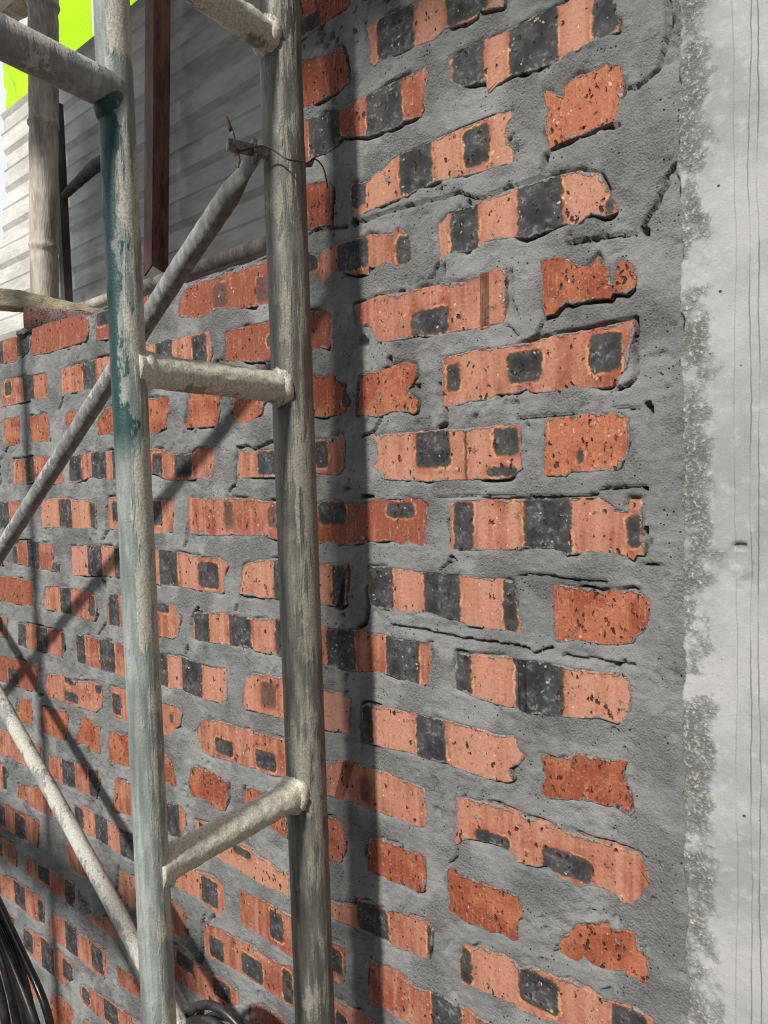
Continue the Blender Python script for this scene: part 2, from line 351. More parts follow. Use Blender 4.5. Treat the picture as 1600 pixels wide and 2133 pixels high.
# ------------------------------------------------------------ brick outlines on the wall plane (mm: along the wall, height)
# each line: in the top course (0/1), cut end (0/1), tone (0 deep, 1 middle, 2 pale), soft soot (0/1)|outline|soot marks, a few with cast shade, a hole and a crack painted in (left,right,bottom,top)
BRICKS = """0 1 0 0|-682,2021 -574,1986 -569,1957 -604,1953 -633,1951 -653,1950 -685,1954|-653,-618,1953,1973
0 0 2 0|-546,1920 -532,1924 -509,1923 -476,1920 -435,1917 -365,1884 -366,1867 -383,1871 -394,1873 -398,1870 -413,1870 -437,1874 -452,1868 -477,1871 -504,1872 -530,1875 -536,1873 -543,1880 -541,1891 -544,1909|-530,-478,1875,1916 -435,-384,1873,1909
0 0 2 0|-434,1842 -414,1845 -392,1844 -395,1845 -362,1844 -310,1846 -276,1844 -255,1843 -250,1812 -249,1795 -274,1796 -306,1792 -331,1792 -361,1797 -378,1793 -384,1789 -387,1792 -386,1790 -390,1803 -424,1808 -432,1819|-429,-390,1801,1841 -361,-309,1796,1842 -274,-250,1796,1834
0 1 0 0|-686,1932 -656,1927 -606,1915 -585,1917 -578,1898 -575,1871 -587,1867 -637,1864 -655,1866 -690,1870|
0 0 0 0|-690,1856 -653,1852 -590,1846 -554,1846 -496,1846 -464,1846 -459,1835 -463,1823 -471,1795 -496,1798 -505,1794 -521,1796 -548,1798 -590,1811 -597,1803 -618,1799 -642,1802 -645,1796 -693,1803|-644,-592,1803,1847 -550,-497,1797,1845
0 0 2 0|-578,1754 -553,1749 -506,1765 -462,1766 -419,1767 -397,1767 -379,1767 -361,1764 -358,1757 -366,1751 -364,1732 -358,1723 -360,1711 -383,1714 -398,1714 -417,1715 -453,1720 -481,1717 -508,1715 -540,1714 -574,1711 -578,1715 -581,1738|-578,-555,1723,1751 -504,-459,1723,1763 -417,-386,1722,1761
0 1 2 0|-324,1770 -317,1768 -311,1761 -304,1758 -303,1767 -290,1772 -276,1770 -262,1773 -256,1767 -248,1766 -245,1750 -247,1736 -250,1724 -253,1722 -253,1717 -267,1717 -279,1715 -300,1715 -318,1713 -323,1729 -324,1743 -318,1749 -323,1755|
0 1 0 0|-694,1779 -655,1774 -619,1769 -607,1758 -611,1722 -610,1712 -633,1715 -656,1714 -698,1718|
0 0 2 0|-453,1675 -439,1683 -404,1684 -387,1685 -359,1686 -313,1687 -288,1684 -269,1676 -265,1666 -258,1650 -252,1636 -264,1634 -272,1638 -278,1641 -286,1636 -292,1632 -303,1637 -314,1635 -335,1635 -346,1633 -357,1637 -380,1640 -394,1641 -400,1636 -399,1636 -412,1635 -444,1639 -446,1632 -451,1635 -452,1651 -454,1663|-436,-401,1637,1682 -355,-306,1636,1680 -264,-255,1635,1653
0 0 1 0|-678,1687 -653,1688 -638,1683 -606,1689 -561,1688 -517,1681 -507,1686 -504,1683 -493,1671 -490,1661 -490,1644 -505,1639 -518,1644 -531,1648 -543,1645 -554,1650 -555,1641 -575,1644 -607,1655 -621,1650 -635,1644 -639,1654 -653,1663 -679,1665|-604,-554,1651,1685 -512,-491,1642,1673 -678,-638,1664,1687
0 0 1 0|-578,1609 -556,1611 -540,1614 -495,1610 -474,1610 -448,1610 -421,1606 -389,1609 -401,1609 -381,1612 -371,1608 -370,1598 -371,1585 -373,1560 -374,1555 -402,1554 -391,1554 -442,1554 -465,1554 -493,1557 -512,1557 -531,1557 -546,1560 -553,1578 -573,1584 -577,1593|-493,-442,1557,1585 -569,-554,1568,1583
0 1 1 0|-331,1609 -315,1609 -303,1605 -297,1600 -282,1593 -272,1602 -269,1594 -263,1588 -261,1574 -258,1572 -255,1587 -251,1593 -241,1588 -236,1578 -237,1565 -245,1561 -258,1564 -260,1559 -277,1561 -298,1560 -305,1563 -311,1559 -316,1554 -327,1553 -331,1565 -332,1590|
0 0 0 0|-828,1616 -794,1617 -731,1616 -654,1615 -627,1612 -617,1605 -618,1569 -623,1562 -642,1565 -656,1563 -656,1565 -732,1561 -759,1563 -787,1566 -806,1567 -824,1573 -831,1574 -828,1594|-739,-731,1580,1596
0 1 1 0|-575,1525 -557,1528 -547,1525 -532,1527 -518,1530 -502,1531 -491,1528 -487,1522 -487,1512 -494,1503 -500,1498 -501,1499 -492,1491 -485,1487 -488,1473 -493,1471 -501,1473 -524,1476 -537,1472 -549,1471 -558,1473 -577,1476 -576,1499 -574,1508|
0 0 1 0|-453,1531 -423,1532 -391,1532 -403,1532 -368,1532 -344,1531 -316,1535 -286,1534 -253,1536 -239,1537 -238,1527 -244,1505 -246,1493 -253,1485 -255,1479 -263,1477 -270,1477 -291,1478 -296,1482 -300,1480 -324,1478 -344,1480 -350,1484 -361,1481 -381,1482 -397,1477 -417,1478 -423,1476 -442,1474 -453,1476 -454,1494|-446,-429,1491,1520 -370,-331,1492,1523 -282,-250,1492,1528
0 1 0 0|-691,1540 -657,1535 -642,1532 -630,1529 -615,1531 -605,1515 -597,1515 -601,1517 -594,1504 -586,1493 -593,1486 -605,1478 -615,1479 -636,1478 -649,1479 -660,1481 -694,1485|-603,-590,1487,1510
0 1 1 0|-816,1522 -774,1522 -735,1516 -750,1505 -753,1493 -777,1482 -795,1482 -816,1482|
0 1 1 0|-919,1538 -880,1538 -844,1528 -845,1511 -851,1492 -852,1482 -875,1482 -905,1482 -932,1484 -935,1490 -925,1502 -925,1525|
0 1 1 0|-1196,1512 -1165,1535 -1133,1536 -1095,1537 -1099,1489 -1138,1485 -1170,1487 -1194,1489|
0 1 1 0|-1076,1539 -1030,1539 -976,1538 -973,1530 -971,1515 -982,1506 -985,1487 -1000,1486 -1011,1479 -1031,1481 -1082,1480|
0 0 2 0|-555,1452 -549,1451 -524,1451 -502,1451 -460,1451 -428,1451 -399,1450 -383,1451 -362,1450 -355,1447 -356,1432 -357,1413 -355,1405 -363,1398 -372,1394 -398,1394 -433,1394 -463,1393 -497,1394 -515,1395 -540,1397 -547,1405 -556,1414 -549,1420 -550,1440|-490,-443,1409,1450 -388,-358,1419,1447 -397,-360,1397,1407 -424,-421,1394,1451
0 1 2 0|-329,1452 -315,1454 -303,1454 -298,1451 -294,1455 -280,1456 -264,1454 -258,1455 -252,1453 -245,1447 -244,1435 -244,1422 -245,1413 -251,1408 -253,1403 -257,1399 -266,1400 -276,1398 -303,1399 -308,1395 -326,1395 -331,1397 -331,1428|-297,-289,1407,1422
0 0 1 0|-805,1446 -779,1440 -769,1441 -764,1443 -731,1443 -653,1451 -637,1452 -616,1451 -604,1455 -599,1447 -602,1413 -608,1407 -615,1403 -619,1404 -644,1406 -655,1408 -733,1404 -776,1404 -816,1404 -811,1430|-767,-729,1408,1440 -653,-631,1414,1449
0 0 1 0|-1083,1460 -1026,1457 -999,1456 -970,1447 -919,1446 -907,1455 -883,1454 -863,1451 -864,1432 -872,1407 -898,1406 -923,1404 -970,1403 -990,1406 -1026,1416 -1087,1414|-1027,-1000,1412,1449 -966,-921,1410,1448
0 0 1 0|-1298,1455 -1266,1460 -1222,1461 -1168,1461 -1110,1459 -1114,1410 -1161,1408 -1226,1415 -1280,1406 -1307,1408 -1304,1437|-1302,-1257,1415,1455 -1220,-1170,1414,1458 -1149,-1112,1411,1459
0 0 1 0|-447,1368 -438,1371 -413,1373 -364,1373 -361,1373 -334,1373 -308,1374 -289,1375 -271,1375 -261,1368 -259,1364 -248,1362 -245,1373 -234,1373 -233,1368 -234,1353 -235,1344 -232,1330 -232,1321 -239,1321 -242,1316 -249,1319 -263,1321 -284,1321 -309,1317 -314,1322 -362,1323 -359,1321 -385,1319 -412,1317 -440,1316 -446,1317 -448,1328 -447,1348|-441,-416,1322,1365 -355,-303,1322,1370 -248,-235,1328,1358
0 0 0 0|-700,1371 -652,1371 -622,1376 -604,1371 -604,1370 -580,1368 -560,1373 -541,1374 -517,1375 -489,1376 -478,1365 -478,1350 -481,1341 -480,1323 -486,1318 -500,1321 -518,1319 -532,1324 -551,1322 -578,1319 -602,1315 -623,1314 -614,1315 -635,1319 -653,1315 -702,1316|-651,-604,1342,1370 -537,-497,1352,1370
0 0 1 1|-934,1377 -891,1377 -865,1377 -817,1377 -773,1374 -733,1371 -714,1369 -716,1322 -736,1318 -760,1323 -791,1323 -824,1322 -857,1320 -901,1320 -932,1321 -937,1334|-845,-824,1334,1372 -749,-732,1336,1364
0 0 1 0|-1168,1379 -1132,1381 -1026,1377 -989,1377 -969,1375 -974,1348 -980,1322 -1027,1318 -1137,1321 -1169,1322 -1178,1329 -1177,1346 -1173,1365|-1159,-1126,1337,1371 -1063,-1006,1333,1372
0 0 2 0|-1423,1376 -1348,1379 -1297,1376 -1235,1374 -1214,1369 -1219,1322 -1240,1321 -1289,1320 -1345,1321 -1424,1319 -1427,1343|-1351,-1303,1324,1370 -1235,-1216,1322,1368
0 0 1 0|-1748,1372 -1566,1372 -1523,1375 -1487,1375 -1493,1320 -1591,1315 -1757,1311|-1629,-1575,1317,1371
0 0 2 0|-567,1292 -544,1293 -528,1292 -487,1291 -463,1291 -434,1291 -410,1289 -386,1289 -369,1287 -366,1282 -364,1258 -360,1248 -360,1232 -374,1234 -386,1233 -407,1233 -428,1233 -437,1237 -465,1239 -485,1241 -510,1238 -524,1240 -533,1240 -554,1241 -565,1244 -571,1253 -570,1272|-568,-531,1243,1291 -485,-436,1238,1289 -381,-365,1239,1284
0 1 1 0|-324,1286 -312,1288 -299,1287 -286,1286 -273,1284 -266,1287 -252,1287 -243,1289 -234,1286 -227,1279 -226,1269 -226,1260 -230,1251 -239,1244 -243,1237 -257,1234 -273,1232 -293,1233 -306,1231 -320,1228 -324,1230 -325,1259 -325,1275|
0 0 2 0|-799,1283 -772,1290 -732,1293 -654,1291 -603,1293 -603,1293 -605,1264 -607,1241 -618,1236 -626,1234 -614,1237 -654,1236 -731,1236 -745,1236 -768,1235 -802,1236 -818,1237 -814,1258 -807,1278|-742,-724,1240,1288 -630,-608,1241,1284
0 0 1 0|-1072,1292 -1029,1293 -969,1293 -943,1289 -915,1288 -871,1289 -851,1284 -843,1277 -852,1264 -851,1239 -860,1233 -886,1233 -919,1234 -973,1236 -1013,1234 -1077,1234|-1021,-971,1237,1290 -916,-867,1240,1279
0 0 2 0|-1313,1287 -1256,1292 -1196,1293 -1136,1293 -1090,1292 -1095,1234 -1161,1238 -1201,1238 -1257,1234 -1312,1232 -1314,1253|-1252,-1202,1238,1289 -1158,-1123,1238,1288
0 0 1 0|-1567,1275 -1554,1281 -1536,1290 -1491,1292 -1438,1290 -1387,1289 -1384,1273 -1386,1254 -1357,1251 -1359,1234 -1444,1234 -1503,1238 -1548,1240 -1571,1241|-1569,-1545,1241,1278 -1497,-1446,1239,1289 -1392,-1358,1234,1253
0 0 0 0|-1880,1199 -1641,1209 -1569,1212 -1480,1207 -1485,1182 -1483,1155 -1559,1153 -1648,1154 -1889,1145|
0 0 1 0|-1427,1202 -1367,1208 -1319,1207 -1256,1207 -1226,1201 -1228,1176 -1239,1151 -1288,1153 -1315,1154 -1372,1154 -1438,1154 -1435,1179|-1367,-1324,1161,1202 -1256,-1234,1160,1198
0 0 1 0|-1179,1209 -1136,1207 -1079,1207 -1029,1207 -992,1207 -979,1202 -976,1195 -967,1186 -971,1170 -976,1154 -993,1149 -1020,1149 -1084,1147 -1137,1151 -1193,1152 -1193,1173|-1184,-1150,1154,1204 -1030,-997,1191,1208
0 0 1 0|-931,1199 -894,1201 -882,1203 -845,1208 -791,1203 -757,1209 -737,1209 -708,1207 -711,1155 -737,1156 -747,1157 -791,1156 -796,1159 -823,1159 -851,1157 -894,1155 -922,1155 -939,1159 -937,1180|-931,-894,1159,1198 -845,-795,1158,1200 -743,-714,1158,1205
0 0 1 0|-685,1208 -658,1207 -645,1208 -605,1209 -607,1210 -590,1211 -544,1210 -520,1208 -493,1209 -478,1208 -476,1196 -478,1175 -485,1154 -495,1156 -520,1157 -549,1161 -569,1161 -597,1156 -609,1157 -630,1157 -621,1159 -645,1157 -687,1155|-644,-595,1156,1208 -544,-495,1158,1207
0 0 2 0|-442,1203 -421,1203 -404,1204 -382,1207 -368,1207 -354,1209 -365,1206 -347,1208 -314,1207 -306,1205 -293,1207 -281,1205 -255,1209 -247,1203 -245,1193 -246,1174 -251,1163 -260,1158 -267,1159 -281,1159 -299,1155 -315,1153 -338,1151 -366,1150 -355,1152 -369,1152 -389,1152 -413,1154 -426,1156 -444,1161 -446,1180|-444,-423,1159,1202 -368,-314,1153,1204
0 0 2 0|-586,1115 -578,1120 -559,1119 -532,1122 -503,1123 -470,1123 -452,1124 -431,1122 -405,1121 -396,1120 -387,1121 -372,1124 -367,1119 -366,1109 -360,1102 -366,1093 -378,1086 -374,1074 -380,1070 -400,1067 -426,1068 -450,1069 -459,1072 -481,1070 -498,1071 -519,1072 -545,1069 -568,1069 -584,1070 -587,1089|-587,-569,1070,1116 -500,-460,1077,1118
0 1 1 0|-342,1109 -331,1108 -323,1106 -313,1113 -304,1120 -287,1121 -273,1121 -260,1123 -250,1123 -253,1112 -251,1103 -246,1095 -245,1084 -244,1075 -249,1071 -257,1073 -264,1076 -273,1073 -283,1074 -296,1073 -308,1070 -332,1065 -340,1068 -342,1076 -337,1085 -340,1093|
0 0 2 0|-696,1123 -655,1125 -623,1126 -604,1121 -607,1105 -610,1092 -608,1074 -615,1071 -623,1074 -638,1071 -655,1070 -699,1068|
0 0 1 1|-812,1116 -795,1126 -769,1127 -734,1128 -722,1129 -725,1069 -737,1069 -770,1069 -796,1068 -817,1067 -821,1074 -818,1097|-778,-748,1081,1116
0 0 2 0|-1086,1120 -1029,1122 -1008,1122 -1005,1121 -968,1124 -915,1120 -856,1122 -854,1106 -859,1072 -874,1066 -919,1063 -944,1066 -972,1069 -1009,1065 -1033,1069 -1091,1063|-1032,-1010,1072,1120 -970,-918,1068,1120
0 0 1 0|-1309,1120 -1273,1122 -1221,1122 -1171,1122 -1135,1122 -1093,1123 -1099,1062 -1141,1062 -1176,1064 -1226,1063 -1278,1066 -1310,1065 -1315,1087|-1310,-1278,1066,1117 -1224,-1172,1065,1120
0 0 1 0|-1564,1111 -1535,1117 -1479,1118 -1427,1116 -1366,1121 -1353,1113 -1360,1086 -1372,1063 -1432,1067 -1485,1064 -1530,1064 -1570,1064|-1567,-1528,1065,1107 -1479,-1430,1066,1113 -1372,-1358,1068,1111
0 0 1 0|-1855,1119 -1653,1122 -1616,1124 -1619,1073 -1659,1073 -1863,1069|-1707,-1637,1084,1117
0 0 0 0|-1763,1027 -1665,1030 -1591,1032 -1511,1033 -1479,1030 -1482,1005 -1490,976 -1552,970 -1575,974 -1672,971 -1772,967|-1625,-1573,977,1009
0 0 1 0|-1437,1022 -1366,1035 -1338,1026 -1273,1034 -1225,1037 -1222,1015 -1227,992 -1252,979 -1319,977 -1372,977 -1442,977 -1448,1000|-1365,-1319,1017,1032 -1368,-1315,983,1002 -1247,-1226,1018,1034
0 0 1 0|-1195,1038 -1139,1041 -1086,1039 -1032,1039 -988,1039 -977,1031 -983,1010 -1001,995 -1030,981 -1091,980 -1144,982 -1192,983 -1196,1009|-1190,-1162,990,1028 -1012,-1001,1009,1024
0 1 1 0|-1742,935 -1677,939 -1639,943 -1636,916 -1652,885 -1684,882 -1750,877|
0 1 1 0|-1573,946 -1514,959 -1515,931 -1518,902 -1555,899 -1591,892 -1588,919|
0 1 1 0|-1467,950 -1424,953 -1369,961 -1360,951 -1363,924 -1380,898 -1431,895 -1473,896 -1475,921|
0 1 1 0|-1307,961 -1280,962 -1263,956 -1236,959 -1239,931 -1244,903 -1268,900 -1285,905 -1303,908 -1337,901 -1335,915 -1319,933|
0 1 1 0|-1207,954 -1186,958 -1170,957 -1138,960 -1103,961 -1108,907 -1143,902 -1183,897 -1212,899 -1212,924|
0 1 1 0|-1075,950 -1032,954 -1018,949 -1009,937 -1007,921 -1001,905 -1008,901 -1032,905 -1079,903|
0 0 1 0|-921,1032 -884,1038 -841,1039 -814,1038 -771,1039 -736,1040 -717,1039 -719,988 -739,986 -764,982 -796,983 -831,980 -862,980 -903,977 -922,979 -933,994 -937,1010|-890,-847,988,1012 -795,-751,988,1015
0 0 1 1|-713,1025 -657,1028 -622,1036 -602,1040 -622,1037 -593,1039 -564,1040 -517,1038 -492,1036 -490,1030 -488,1009 -490,990 -501,984 -515,984 -541,985 -568,985 -596,985 -618,985 -638,983 -625,983 -657,983 -715,979|-593,-576,992,1023
0 0 1 0|-447,1036 -427,1040 -401,1042 -374,1040 -357,1038 -350,1038 -327,1037 -301,1037 -276,1037 -253,1037 -241,1037 -234,1031 -231,1021 -230,1011 -230,1012 -237,1001 -239,993 -246,986 -256,982 -265,989 -275,990 -287,989 -302,983 -311,984 -324,985 -331,990 -336,993 -349,988 -361,986 -370,987 -373,993 -380,996 -395,997 -418,994 -430,993 -440,987 -447,981 -451,980 -449,1006|-424,-380,995,1009 -341,-288,990,1015
0 1 0 0|-582,947 -567,952 -552,952 -535,953 -524,949 -502,954 -493,953 -493,928 -494,915 -498,907 -507,902 -518,904 -533,905 -552,902 -559,905 -573,905 -585,904 -586,922|
0 1 0 0|-462,948 -452,950 -446,946 -433,947 -419,948 -400,948 -382,951 -371,950 -365,939 -364,929 -371,917 -372,899 -378,896 -390,898 -405,894 -420,894 -436,893 -452,895 -462,899 -462,906 -460,915 -465,929 -464,941|
0 1 1 0|-709,950 -655,954 -643,956 -626,953 -623,939 -621,922 -626,909 -631,898 -655,893 -712,891|
0 1 1 0|-829,942 -808,953 -787,952 -736,951 -736,898 -779,901 -829,918|
0 1 0 0|-958,947 -939,954 -930,950 -905,952 -881,949 -864,946 -864,922 -873,899 -888,896 -909,898 -939,903 -956,899 -966,908 -963,928|
0 0 1 0|-1194,868 -1145,874 -1100,873 -1035,869 -993,875 -977,869 -979,845 -994,816 -1032,813 -1105,810 -1151,811 -1208,806 -1201,842|-1035,-996,814,869
0 0 2 0|-952,863 -942,864 -911,867 -864,858 -824,861 -798,853 -779,854 -757,849 -739,848 -734,846 -736,815 -758,814 -787,812 -827,813 -867,816 -899,817 -952,815 -952,837|-942,-909,841,864 -856,-814,842,854
0 0 1 0|-1451,856 -1399,860 -1340,864 -1289,865 -1249,870 -1252,844 -1268,810 -1300,808 -1351,809 -1400,806 -1446,804 -1457,824|-1396,-1344,811,859 -1291,-1254,817,865
0 0 1 0|-1726,857 -1631,863 -1577,866 -1487,862 -1492,841 -1505,806 -1544,803 -1632,803 -1735,796|
0 0 1 0|-1910,750 -1698,777 -1660,775 -1667,723 -1706,713 -1919,694|-1686,-1662,720,775
0 0 1 0|-1608,752 -1543,764 -1476,774 -1413,775 -1400,759 -1404,724 -1429,724 -1498,719 -1560,717 -1613,719|
0 0 1 0|-1354,778 -1307,783 -1244,784 -1186,781 -1126,784 -1131,730 -1190,728 -1232,730 -1276,731 -1312,726 -1321,729 -1358,740|-1356,-1321,735,775 -1275,-1230,734,780 -1188,-1140,731,780
0 0 1 0|-1813,673 -1711,681 -1616,691 -1517,698 -1522,654 -1530,633 -1582,633 -1636,627 -1719,622 -1821,612|-1731,-1685,632,678 -1633,-1583,630,682
0 0 1 0|-1898,580 -1722,598 -1657,604 -1628,594 -1639,555 -1689,555 -1728,551 -1905,536|-1749,-1709,554,587
0 0 1 0|-1586,600 -1540,599 -1474,605 -1411,609 -1371,610 -1377,557 -1417,557 -1473,559 -1533,559 -1597,553|-1528,-1476,567,603 -1410,-1374,560,602
0 0 1 0|-1392,695 -1363,691 -1306,698 -1266,694 -1250,679 -1252,659 -1258,639 -1294,638 -1369,636 -1397,643|
0 0 1 0|-1197,696 -1144,703 -1034,699 -1003,701 -990,692 -987,671 -992,644 -1007,644 -1031,643 -1081,646 -1146,641 -1199,632 -1202,665|
0 0 1 0|-1093,768 -987,776 -942,779 -901,785 -884,778 -883,750 -896,724 -921,724 -951,732 -991,730 -1032,728 -1097,728|-944,-902,733,775
0 0 1 0|-846,788 -786,791 -737,790 -656,785 -638,787 -629,784 -631,746 -636,730 -656,730 -733,727 -784,731 -816,731 -846,733 -848,753|-778,-749,741,783 -656,-635,744,777
0 0 1 0|-699,835 -655,841 -644,840 -631,843 -608,849 -605,859 -584,864 -557,865 -534,870 -506,872 -494,874 -487,869 -487,856 -492,826 -506,823 -524,823 -543,819 -555,822 -572,821 -603,817 -613,818 -632,817 -645,815 -654,817 -700,811|-605,-554,822,861 -494,-487,827,869
0 0 2 0|-443,868 -432,864 -421,874 -408,872 -390,877 -375,874 -371,869 -358,879 -344,877 -330,878 -317,882 -304,881 -285,879 -267,880 -243,883 -228,880 -229,852 -255,850 -279,841 -305,833 -318,829 -345,824 -365,821 -374,822 -377,824 -407,821 -430,820 -445,817 -451,832 -450,846|-448,-432,822,862 -372,-326,834,872 -269,-234,852,879
0 1 1 0|-323,924 -312,933 -307,943 -288,953 -278,955 -266,953 -256,957 -247,959 -242,952 -241,943 -234,940 -232,933 -231,915 -236,910 -245,912 -254,909 -258,913 -269,909 -278,907 -288,907 -297,911 -304,903 -313,903 -323,905 -325,913|
0 0 1 0|-586,788 -570,788 -556,789 -544,788 -522,784 -508,785 -481,790 -455,790 -442,792 -429,788 -407,789 -401,750 -457,735 -491,736 -528,732 -566,732 -588,730|-489,-448,738,785
0 0 1 0|-945,689 -938,700 -907,704 -856,705 -834,707 -793,707 -754,709 -734,713 -724,713 -727,656 -745,651 -799,652 -851,651 -895,649 -932,641 -945,648|-929,-893,649,684 -848,-800,656,690 -756,-736,655,704
0 0 1 0|-712,710 -657,706 -616,704 -607,709 -581,706 -583,655 -660,646 -715,657|-652,-631,662,689
0 0 1 0|-828,616 -811,622 -784,624 -748,625 -686,628 -688,584 -788,558 -831,573 -832,601|
0 0 1 0|-1091,617 -1033,623 -1008,629 -972,618 -921,622 -897,623 -876,620 -859,623 -857,600 -881,587 -922,564 -947,567 -976,567 -1020,564 -1096,556|-1022,-973,595,621 -923,-879,589,618
0 0 1 0|-1328,565 -1300,574 -1202,600 -1144,613 -1113,614 -1118,562 -1149,560 -1189,562 -1249,554 -1302,554|
0 0 1 0|-1837,500 -1720,511 -1662,519 -1537,528 -1510,520 -1521,471 -1550,462 -1602,461 -1669,461 -1727,457 -1845,444|-1658,-1603,465,517 -1541,-1516,470,518 -1793,-1734,451,494
0 0 1 0|-1479,513 -1416,519 -1362,513 -1310,519 -1260,521 -1249,507 -1256,471 -1271,457 -1316,456 -1373,457 -1428,454 -1491,451 -1490,483|-1418,-1370,460,512 -1313,-1270,465,514
0 0 1 0|-1813,416 -1705,428 -1667,428 -1669,385 -1710,386 -1819,376|-1698,-1667,389,424
0 0 1 0|-1619,424 -1565,432 -1525,437 -1477,434 -1429,438 -1395,432 -1403,398 -1437,368 -1489,368 -1544,368 -1590,370 -1638,370|-1625,-1577,377,421 -1537,-1479,371,429 -1441,-1400,389,429
0 0 1 0|-1795,299 -1694,318 -1632,319 -1544,325 -1547,297 -1578,274 -1637,275 -1802,249|
0 0 1 0|-1819,373 -1737,381 -1686,381 -1674,372 -1692,333 -1758,323 -1826,322|
0 1 1 0|-1493,332 -1440,341 -1409,340 -1399,322 -1419,297 -1437,267 -1507,260 -1511,292|
0 1 1 0|-1707,215 -1583,234 -1554,234 -1559,188 -1714,153|
0 0 1 0|-1368,404 -1335,409 -1279,420 -1222,425 -1165,423 -1129,427 -1133,380 -1222,371 -1283,370 -1320,367 -1362,369 -1375,386|-1363,-1332,376,403 -1277,-1225,378,420
0 0 1 0|-1227,507 -1169,511 -1114,518 -1117,477 -1168,473 -1213,471|
0 0 1 0|-1366,330 -1313,343 -1224,359 -1227,320 -1370,296|
1 0 0 1|-905,1697 -734,1695 -692,1694 -695,1639 -735,1637 -772,1639 -803,1642 -847,1650 -864,1644 -881,1645 -896,1644 -914,1649 -939,1653 -938,1676 -923,1688|-852,-819,1651,1684 -757,-731,1643,1677
1 0 0 0|-1180,1700 -1130,1702 -1031,1702 -993,1702 -980,1702 -990,1652 -1035,1651 -1135,1648 -1186,1654|-1179,-1135,1676,1701
1 0 0 0|-1423,1711 -1350,1712 -1227,1707 -1208,1690 -1208,1672 -1219,1658 -1263,1656 -1309,1656 -1366,1655 -1434,1659 -1430,1693|
1 0 0 0|-1667,1713 -1575,1710 -1495,1708 -1452,1706 -1432,1696 -1440,1671 -1507,1656 -1564,1661 -1674,1667|-1590,-1561,1661,1706 -1495,-1436,1666,1703
0 0 1 0|-1058,1624 -1003,1624 -938,1623 -866,1622 -859,1610 -858,1589 -865,1573 -910,1573 -973,1573 -1063,1573|-1002,-958,1581,1619 -906,-870,1576,1613
0 0 1 0|-1319,1622 -1240,1622 -1189,1623 -1133,1622 -1092,1621 -1096,1569 -1154,1573 -1194,1571 -1241,1571 -1281,1571 -1318,1569 -1320,1593|-1236,-1192,1574,1617
0 0 1 0|-1574,1627 -1527,1629 -1478,1626 -1430,1623 -1380,1622 -1371,1612 -1376,1571 -1426,1573 -1484,1573 -1535,1571 -1581,1572 -1584,1598|-1563,-1532,1593,1621 -1479,-1432,1576,1624
0 1 1 0|-1576,1547 -1504,1546 -1505,1517 -1508,1490 -1569,1487 -1581,1509|
0 1 1 0|-1458,1543 -1378,1545 -1377,1516 -1373,1488 -1451,1491 -1459,1514|
0 1 1 0|-1307,1538 -1262,1539 -1223,1537 -1227,1501 -1254,1490 -1306,1504 -1314,1520|
0 0 1 0|-1546,1460 -1485,1460 -1449,1463 -1378,1461 -1329,1463 -1331,1408 -1360,1404 -1445,1413 -1491,1406 -1550,1407|-1485,-1447,1412,1459
0 0 1 0|-1768,1468 -1608,1462 -1606,1408 -1777,1411|-1673,-1605,1411,1461"""
